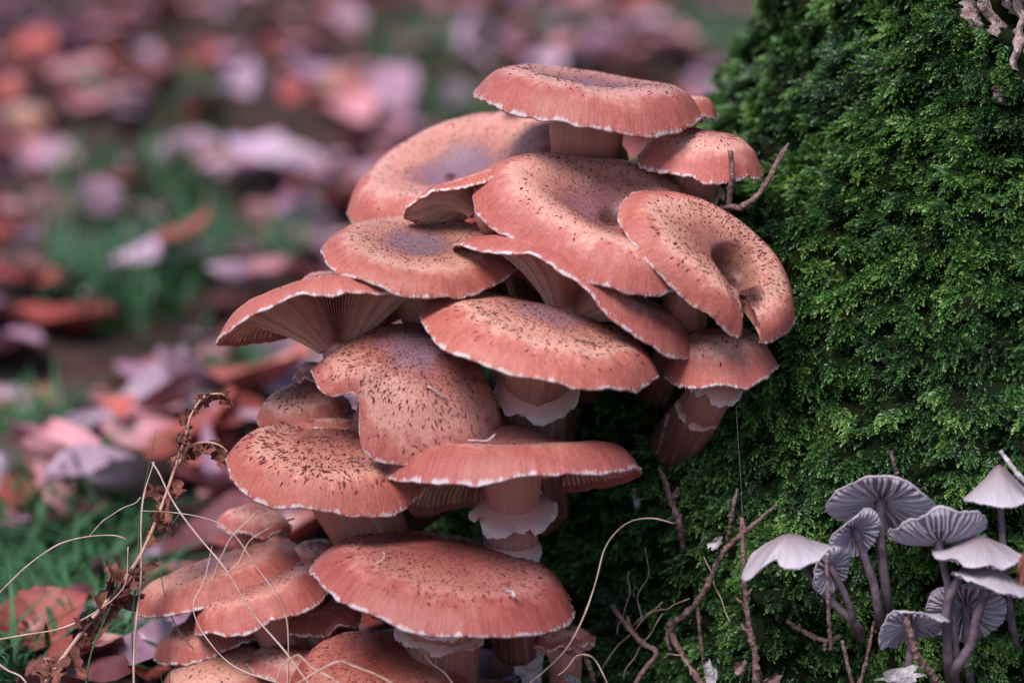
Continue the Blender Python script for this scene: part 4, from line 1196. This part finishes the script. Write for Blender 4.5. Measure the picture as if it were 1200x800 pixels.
# small litter fallen on the caps
def on_cap(key, spots, r):
    cap = CAPS[key]
    out = []
    for rho, deg, lift in spots:
        L = cap.local(np.array(rho), np.array(R(deg))) + np.array([0, 0, lift])
        out.append((*cap.to_px(L), r))
    return out
DEB = 'litter fallen on the caps'
for key, spots, r, mat, nm, lab in [
        ('topmost broad', [(.52, 215, 1.5), (.47, 222, 3.5), (.43, 216, 2.0)], 1.9, 'green', 'moss_scrap', 'green scrap of moss lying on the topmost cap'),
        ('topmost broad', [(.40, 219, 1.0), (.47, 226, 3.0), (.52, 226, 1.5)], 1.7, 'green', 'moss_scrap', 'second curl of moss beside the scrap on the topmost cap'),
        ('broad flat', [(.42, 230, 1.2), (.46, 246, 1.6), (.55, 262, 1.2)], 1.9, 'twig', 'dead_needle', 'dark needle lying on the flat lilac bloomed cap'),
        ('wide funnel', [(.62, 292, 1.2), (.66, 302, 2.0), (.72, 308, 2.6)], 1.7, 'palewig', 'dead_needle', 'pale needle stuck on the funnel shaped cap'),
        ('level honey', [(.72, 238, 2), (.80, 246, 3), (.84, 254, 4), (.80, 258, 10)], 1.3, 'fringe', 'plant_fluff', 'white wisp of fluff on the level pointed cap'),
        ('scaly honey', [(.55, 300, 2), (.62, 306, 3), (.66, 316, 2)], 1.5, 'twig', 'dead_needle', 'brown needle caught among scales of the thick hemmed cap'),
        ('large low', [(.60, 215, 2), (.66, 222, 3), (.74, 224, 2)], 1.6, 'straw', 'dead_needle', 'straw coloured needle on the large low frilled mushroom'),
        ('large low', [(.78, 306, 1), (.81, 309, 2.5), (.86, 309, 1)], 3.4, 'palewig', 'leaf_crumb', 'pale crumb stuck near the hem of the large low mushroom'),
        ('coarse scaled', [(.50, 290, 2), (.55, 300, 4), (.62, 302, 2)], 1.8, 'twig', 'dead_needle', 'dark needle lying over the coarse scales beside the fern'),
        ('lumpy two', [(.55, 285, 2), (.60, 292, 4), (.64, 303, 2)], 1.7, 'palewig', 'leaf_crumb', 'pale splinter stuck on the two lobed cap')]:
    stalk(nm, lab, 'litter', on_cap(key, spots, r), mat, DEB, n=14)

# withered fern frond
fern = empty('withered_fern', pt(40, 830, 30), 'withered brown fern frond with curled tips rising from the grass', 'fern')
stem_pts = P4([(30, 835), (53, 800), (100, 735), (140, 686), (166, 648), (190, 592), (205, 548), (218, 508), (224, 486), (238, 466), (256, 461), (268, 466), (273, 476)], (35, 5), 3.0, 0.8)
C, rad, _ = px_path(stem_pts, 70)
V, F, _ = tube(C, rad, 8)
link('stem', mesh('stem', rel(V, fern), F), M['fernstem'], fern)
C2, rad2, _ = px_path(P4([(208, 545), (222, 524), (240, 518), (258, 522), (268, 532), (273, 544)], (8, 0), 1.8, .9), 28)
V, F, _ = tube(C2, rad2, 7)
link('side_stem', mesh('side_stem', rel(V, fern), F), M['fernstem'], fern)
def leaflet(P, d, ln, wd, seed):
    r = np.random.default_rng(seed)
    d = unit(d); s_ = unit(np.cross(d, AW + 0.3 * r.normal(size=3))); u = np.cross(s_, d)
    n, m = 9, 5
    cur = r.uniform(-1.6, 1.6); ph_ = r.uniform(0, 6)
    V = []
    for i in range(n):
        t = i / (n - 1)
        a = cur * t
        c = P + ln * t * (d * math.cos(a) + u * math.sin(a)) + s_ * ln * .12 * math.sin(5 * t + ph_)
        w = wd * (math.sin(math.pi * min(1, .12 + .9 * t)) ** .7) * (1 + .45 * math.sin(i * 2.4 + ph_))
        for j in range(m):
            q = j / (m - 1) * 2 - 1
            V.append(c + s_ * q * w * .5 + u * (.45 * w * q * q * math.cos(4 * t + ph_) + .25 * w * math.sin(7 * t + 3 * q + ph_)))
    return mesh('leaflet', rel(np.array(V), fern), grid_faces(n, m, False))
r_ = np.random.default_rng(8)
def fern_leaves(C, lo, hi, cnt, ln, wd, droop):
    for k in range(cnt):
        t = lo + (hi - lo) * (k + .5 * r_.random()) / cnt
        i = int(t * (len(C) - 1))
        Tn = unit(C[min(i + 1, len(C) - 1)] - C[max(i - 1, 0)])
        d = r_.normal(0, .5, 3) + np.cross(Tn, AW) * (1 if k % 2 else -1) * .8 + np.array([0, 0, -droop])
        link('leaflet', leaflet(C[i], d, 1.35 * S0 * ln * r_.uniform(.6, 1.3), 1.35 * S0 * wd * r_.uniform(.7, 1.3), 900 + k + cnt * 7), M['fern'], fern)
fern_leaves(C, .74, 1.0, 20, 11, 8, .5)
fern_leaves(C, .56, .70, 12, 24, 11, .9)
fern_leaves(C, .33, .47, 16, 28, 13, .8)
fern_leaves(C, .12, .30, 14, 26, 12, .9)
fern_leaves(C2, .1, 1.0, 18, 16, 9, 1.2)

# ------------------------------------------------------------------ leaf litter and grass behind
LM = dict(
    lilac=leaf_material('lilac_dead_leaf', (0.40, 0.235, 0.33), (0.54, 0.36, 0.46)),
    pink=leaf_material('pinkish_dead_leaf', (0.44, 0.16, 0.18), (0.58, 0.26, 0.29)),
    russet=leaf_material('russet_dead_leaf', (0.32, 0.065, 0.055), (0.50, 0.13, 0.10)),
    mauve=leaf_material('mauve_dead_leaf', (0.28, 0.13, 0.20), (0.42, 0.24, 0.32)),
    dark=leaf_material('dark_dead_leaf', (0.08, 0.022, 0.03), (0.18, 0.06, 0.065)),
    tan=leaf_material('tan_dead_leaf', (0.36, 0.15, 0.10), (0.48, 0.24, 0.18)))
LEAF_LOOK = []
def leaf_geo(seed):
    r = np.random.default_rng(seed)
    L = .078 * r.uniform(.85, 1.15); W = L * r.uniform(.50, .78)
    lob = r.random() < .35
    n, m = 15, 7
    cu, cv, tw = r.uniform(-.9, 1.6), r.uniform(.1, .9), r.uniform(-.6, .6)
    wv = Waves(seed, 8, 2)
    LEAF_LOOK.append((('lobed ' if lob else 'broad ' if W / L > .64 else 'narrow ') + ('curled' if cu > .6 else 'arched' if cu < 0 else 'flat')))
    V = []
    for i in range(n):
        t = i / (n - 1)
        w = W * .5 * math.sin(math.pi * t ** .85) ** .75 + .0006
        if lob: w *= 1 + .28 * math.sin(t * 22)
        else: w *= 1 + .05 * math.sin(t * 40)
        for j in range(m):
            q = j / (m - 1) * 2 - 1
            x = (t - .5) * L; y = q * w
            z = cu * L * .5 * ((t - .5) ** 2) + cv * abs(q) ** 1.5 * w * .6 + tw * (t - .5) * y + .0035 * float(wv(np.array([t * 1.4, q * .7])))
            V.append((x, y, z))
    return np.array(V), grid_faces(n, m, False)
geos = [leaf_geo(700 + i) for i in range(7)]
leaf_me = {}
for cname, mt in LM.items():
    for i, (V, F) in enumerate(geos):
        me = mesh('fallen_leaf', V, F); me.materials.append(mt); leaf_me[cname, i] = me
LL = dict(lilac='pale lilac', pink='dusty pink', russet='russet red', mauve='grey mauve', dark='dark brown', tan='tan orange')
def leaf_where(P):
    x, y = unpt(np.array([P[0], P[1], 0.0]))
    if y > 620: return 'on the floor under the withered fern'
    if y > 470: return 'beside the curled fern tips'
    if in_patch(x, y, 1.05): return 'lying in a green grass patch'
    if x > 520: return 'far back between the topmost mushroom and the tree'
    if y > 230: return 'in the litter behind the outspread gilled mushroom'
    return 'far back in the open litter'
PATCH = [(150, 270, 110, 95), (60, 620, 90, 70), (20, 770, 60, 50), (110, 720, 60, 60), (560, 135, 70, 48), (480, 45, 60, 40), (830, 30, 60, 50), (300, 430, 70, 34), (100, 90, 30, 20), (655, 40, 50, 25), (230, 130, 30, 22), (30, 470, 50, 40), (330, 300, 28, 24)]
def in_patch(x, y, k=1.0):
    return any(((x - a) / (c * k)) ** 2 + ((y - b) / (d * k)) ** 2 < 1 for a, b, c, d in PATCH)
lr = np.random.default_rng(77)
def put_leaf(cname, P, yaw, tilt, sc, lift):
    i = int(lr.integers(0, len(geos)))
    o = link('fallen_leaf', leaf_me[cname, i])
    o.location = (P[0], P[1], float(ground_z(np.array(P[0]), np.array(P[1]))) + lift)
    o.rotation_euler = (lr.normal(0, tilt), lr.normal(0, tilt), yaw)
    o.scale = (sc, sc, sc)
    tag(o, LEAF_LOOK[i] + ' ' + LL[cname] + ' dead leaf ' + leaf_where(P), 'leaf', 'dead leaves on the woodland floor')
HAND = [(325, 150, 'lilac', 1.3), (300, 195, 'lilac', 1.2), (185, 92, 'pink', .9), (215, 290, 'russet', 1.1), (160, 308, 'lilac', 1.0), (255, 105, 'russet', 1.0), (120, 215, 'mauve', 1.2),
        (30, 235, 'mauve', 1.4), (60, 150, 'mauve', 1.1), (420, 120, 'pink', 1.2), (450, 150, 'pink', 1.0), (340, 210, 'lilac', 1.1), (150, 30, 'russet', 1.3), (200, 8, 'russet', 1.5), (70, 20, 'lilac', 1.1),
        (410, 18, 'lilac', 1.0), (360, 45, 'pink', 1.0), (530, 100, 'mauve', 1.0), (640, 62, 'lilac', 1.0), (760, 50, 'lilac', 1.1), (790, 60, 'pink', 1.1), (700, 25, 'lilac', .9), (840, 100, 'mauve', .8), (580, 20, 'mauve', 1.0),
        (215, 385, 'pink', 1.1), (150, 400, 'tan', .9), (190, 440, 'lilac', 1.1), (230, 445, 'lilac', 1.0), (110, 545, 'lilac', 1.2), (60, 530, 'pink', 1.0), (165, 560, 'lilac', 1.0), (205, 480, 'pink', 1.1), (20, 500, 'pink', 1.0), (240, 500, 'russet', 1.0),
        (90, 690, 'dark', 1.1), (60, 720, 'russet', .9), (130, 640, 'dark', .9), (200, 690, 'dark', .9), (215, 640, 'lilac', .8), (180, 765, 'mauve', .7), (225, 730, 'mauve', .7), (100, 770, 'russet', .9), (265, 760, 'dark', .8), (300, 350, 'russet', 1.0), (320, 320, 'pink', 1.0), (270, 380, 'pink', .9), (20, 325, 'tan', .8), (10, 180, 'pink', 1.0), (130, 480, 'russet', 1.0), (320, 390, 'lilac', .8)]
for x, y, c, sc in HAND:
    sc *= .64 if y < 480 else .5
    put_leaf(c, ground_pt(x, y, .02), lr.uniform(0, 6.3), .38, sc, .022)
cnt = 0
names = list(LM); pw = np.array([.17, .23, .28, .13, .11, .08])
while cnt < 245:
    gy_ = lr.uniform(-.05, 3.3); dy = gy_ + DIST
    gx_ = lr.uniform(-.25, .18) * dy * 1.02
    x, y = unpt(np.array([gx_, gy_, 0.01]))
    if x < -90 or x > 905 or (in_patch(x, y, .95) and lr.random() < .85): continue
    if x > limb_x(min(max((y + 240) / 1280, 0), 1)) + 20: continue
    c = names[int(lr.choice(6, p=pw))]
    if y > 560 and lr.random() < .75: c = 'dark' if lr.random() < .7 else 'russet'
    put_leaf(c, (gx_, gy_), lr.uniform(0, 6.3), .38, lr.uniform(.5, .98), lr.uniform(.004, .016)); cnt += 1
def litter_material():
    m, nt, b = new_mat('mixed_leaf_litter')
    t = N(nt, 'Attribute', attribute_name='tint').outputs['Fac']
    col = ramp(nt, t, [(0.0, (0.16, 0.045, 0.055)), (0.12, (0.40, 0.085, 0.07)), (0.32, (0.38, 0.20, 0.29)), (0.50, (0.56, 0.23, 0.25)), (0.72, (0.22, 0.065, 0.075)), (0.80, (0.54, 0.35, 0.45)), (0.92, (0.44, 0.16, 0.12))], 'CONSTANT')
    f = noise(nt, geo_pos(nt), 70, 4)
    col = mix_c(nt, 0.6, col, ramp(nt, f, [(0.3, (0.5, 0.48, 0.5)), (0.7, (1.2, 1.15, 1.2))]), 'MULTIPLY')
    nt.links.new(col, b.inputs['Base Color'])
    b.inputs['Roughness'].default_value = 0.42
    return m
# the mass of older leaves below and beyond
Vs, Fs, Ts, off = [], [], [], 0
keepv = (np.arange(0, 15, 2)[:, None] * 7 + np.arange(0, 7, 2)[None]).ravel()
fl = grid_faces(8, 4, False)
for k in range(5200):
    gy_ = lr.uniform(-.5, 1) if k < 500 else lr.uniform(0, 6) ; gx_ = lr.uniform(-.42, .42) * (gy_ + DIST + .3)
    V, F = geos[int(lr.integers(0, 7))]
    a = lr.uniform(0, 6.3); c, s_ = math.cos(a), math.sin(a)
    W = V[keepv] * lr.uniform(.38, .75)
    tl = lr.normal(0, .2)
    W = np.stack([W[:, 0] * c - W[:, 1] * s_, W[:, 0] * s_ + W[:, 1] * c, W[:, 2] + tl * W[:, 0]], -1)
    W += np.array([gx_, gy_, float(ground_z(np.array(gx_), np.array(gy_))) + lr.uniform(.002, .010)])
    Vs.append(W); Fs.append(fl + off); off += len(W); Ts.append(np.full(len(W), lr.random()))
tag(link('leaf_litter', mesh('leaf_litter', np.concatenate(Vs), np.concatenate(Fs), True, {'tint': np.concatenate(Ts)}), litter_material()), 'dark mass of old dead leaves covering the woodland floor', 'leaf litter', kind='stuff')

Vs, Fs, Ts, off = [], [], [], 0
def blade_at(P, ln, wd):
    global off
    yaw = lr.uniform(0, 6.3); lean = lr.uniform(.4, 1.5); n = 6
    d = np.array([math.cos(yaw), math.sin(yaw), 0]); s_ = np.array([-d[1], d[0], 0])
    V = []
    for i in range(n):
        t = i / (n - 1)
        c = P + d * ln * lean * t * t + np.array([0, 0, ln * (t - .45 * lean * t * t)])
        w = wd * (1 - t) ** .6
        V += [c - s_ * w * .5, c + s_ * w * .5]
    Vs.append(np.array(V)); Fs.append(grid_faces(n, 2, False) + off); off += 2 * n
for a, b, c, d in PATCH:
    g0 = ground_pt(a, b + d); g1 = ground_pt(a, b - d)
    for k in range(int(20 + c * d / (11 if b < 480 else 20))):
        while True:
            q = lr.uniform(-1, 1, 2)
            if q @ q < 1: break
        P = ground_pt(a + q[0] * c, b + q[1] * d + 14)
        P[2] = float(ground_z(np.array(P[0]), np.array(P[1])))
        blade_at(P, lr.uniform(.025, .06), lr.uniform(.002, .004))
for k in range(900):
    gy_ = lr.uniform(-.1, 6); gx_ = lr.uniform(-.4, .4) * (gy_ + DIST + .2)
    x, y = unpt(np.array([gx_, gy_, 0.01]))
    if -100 < x < 1300 and y > 560 and x > 130: continue
    blade_at(np.array([gx_, gy_, float(ground_z(np.array(gx_), np.array(gy_)))]), lr.uniform(.02, .055), lr.uniform(.0015, .0035))
tag(link('grass', mesh('grass', np.concatenate(Vs), np.concatenate(Fs)), M['green']), 'green grass tufts growing through the dead leaves', 'grass', kind='stuff')
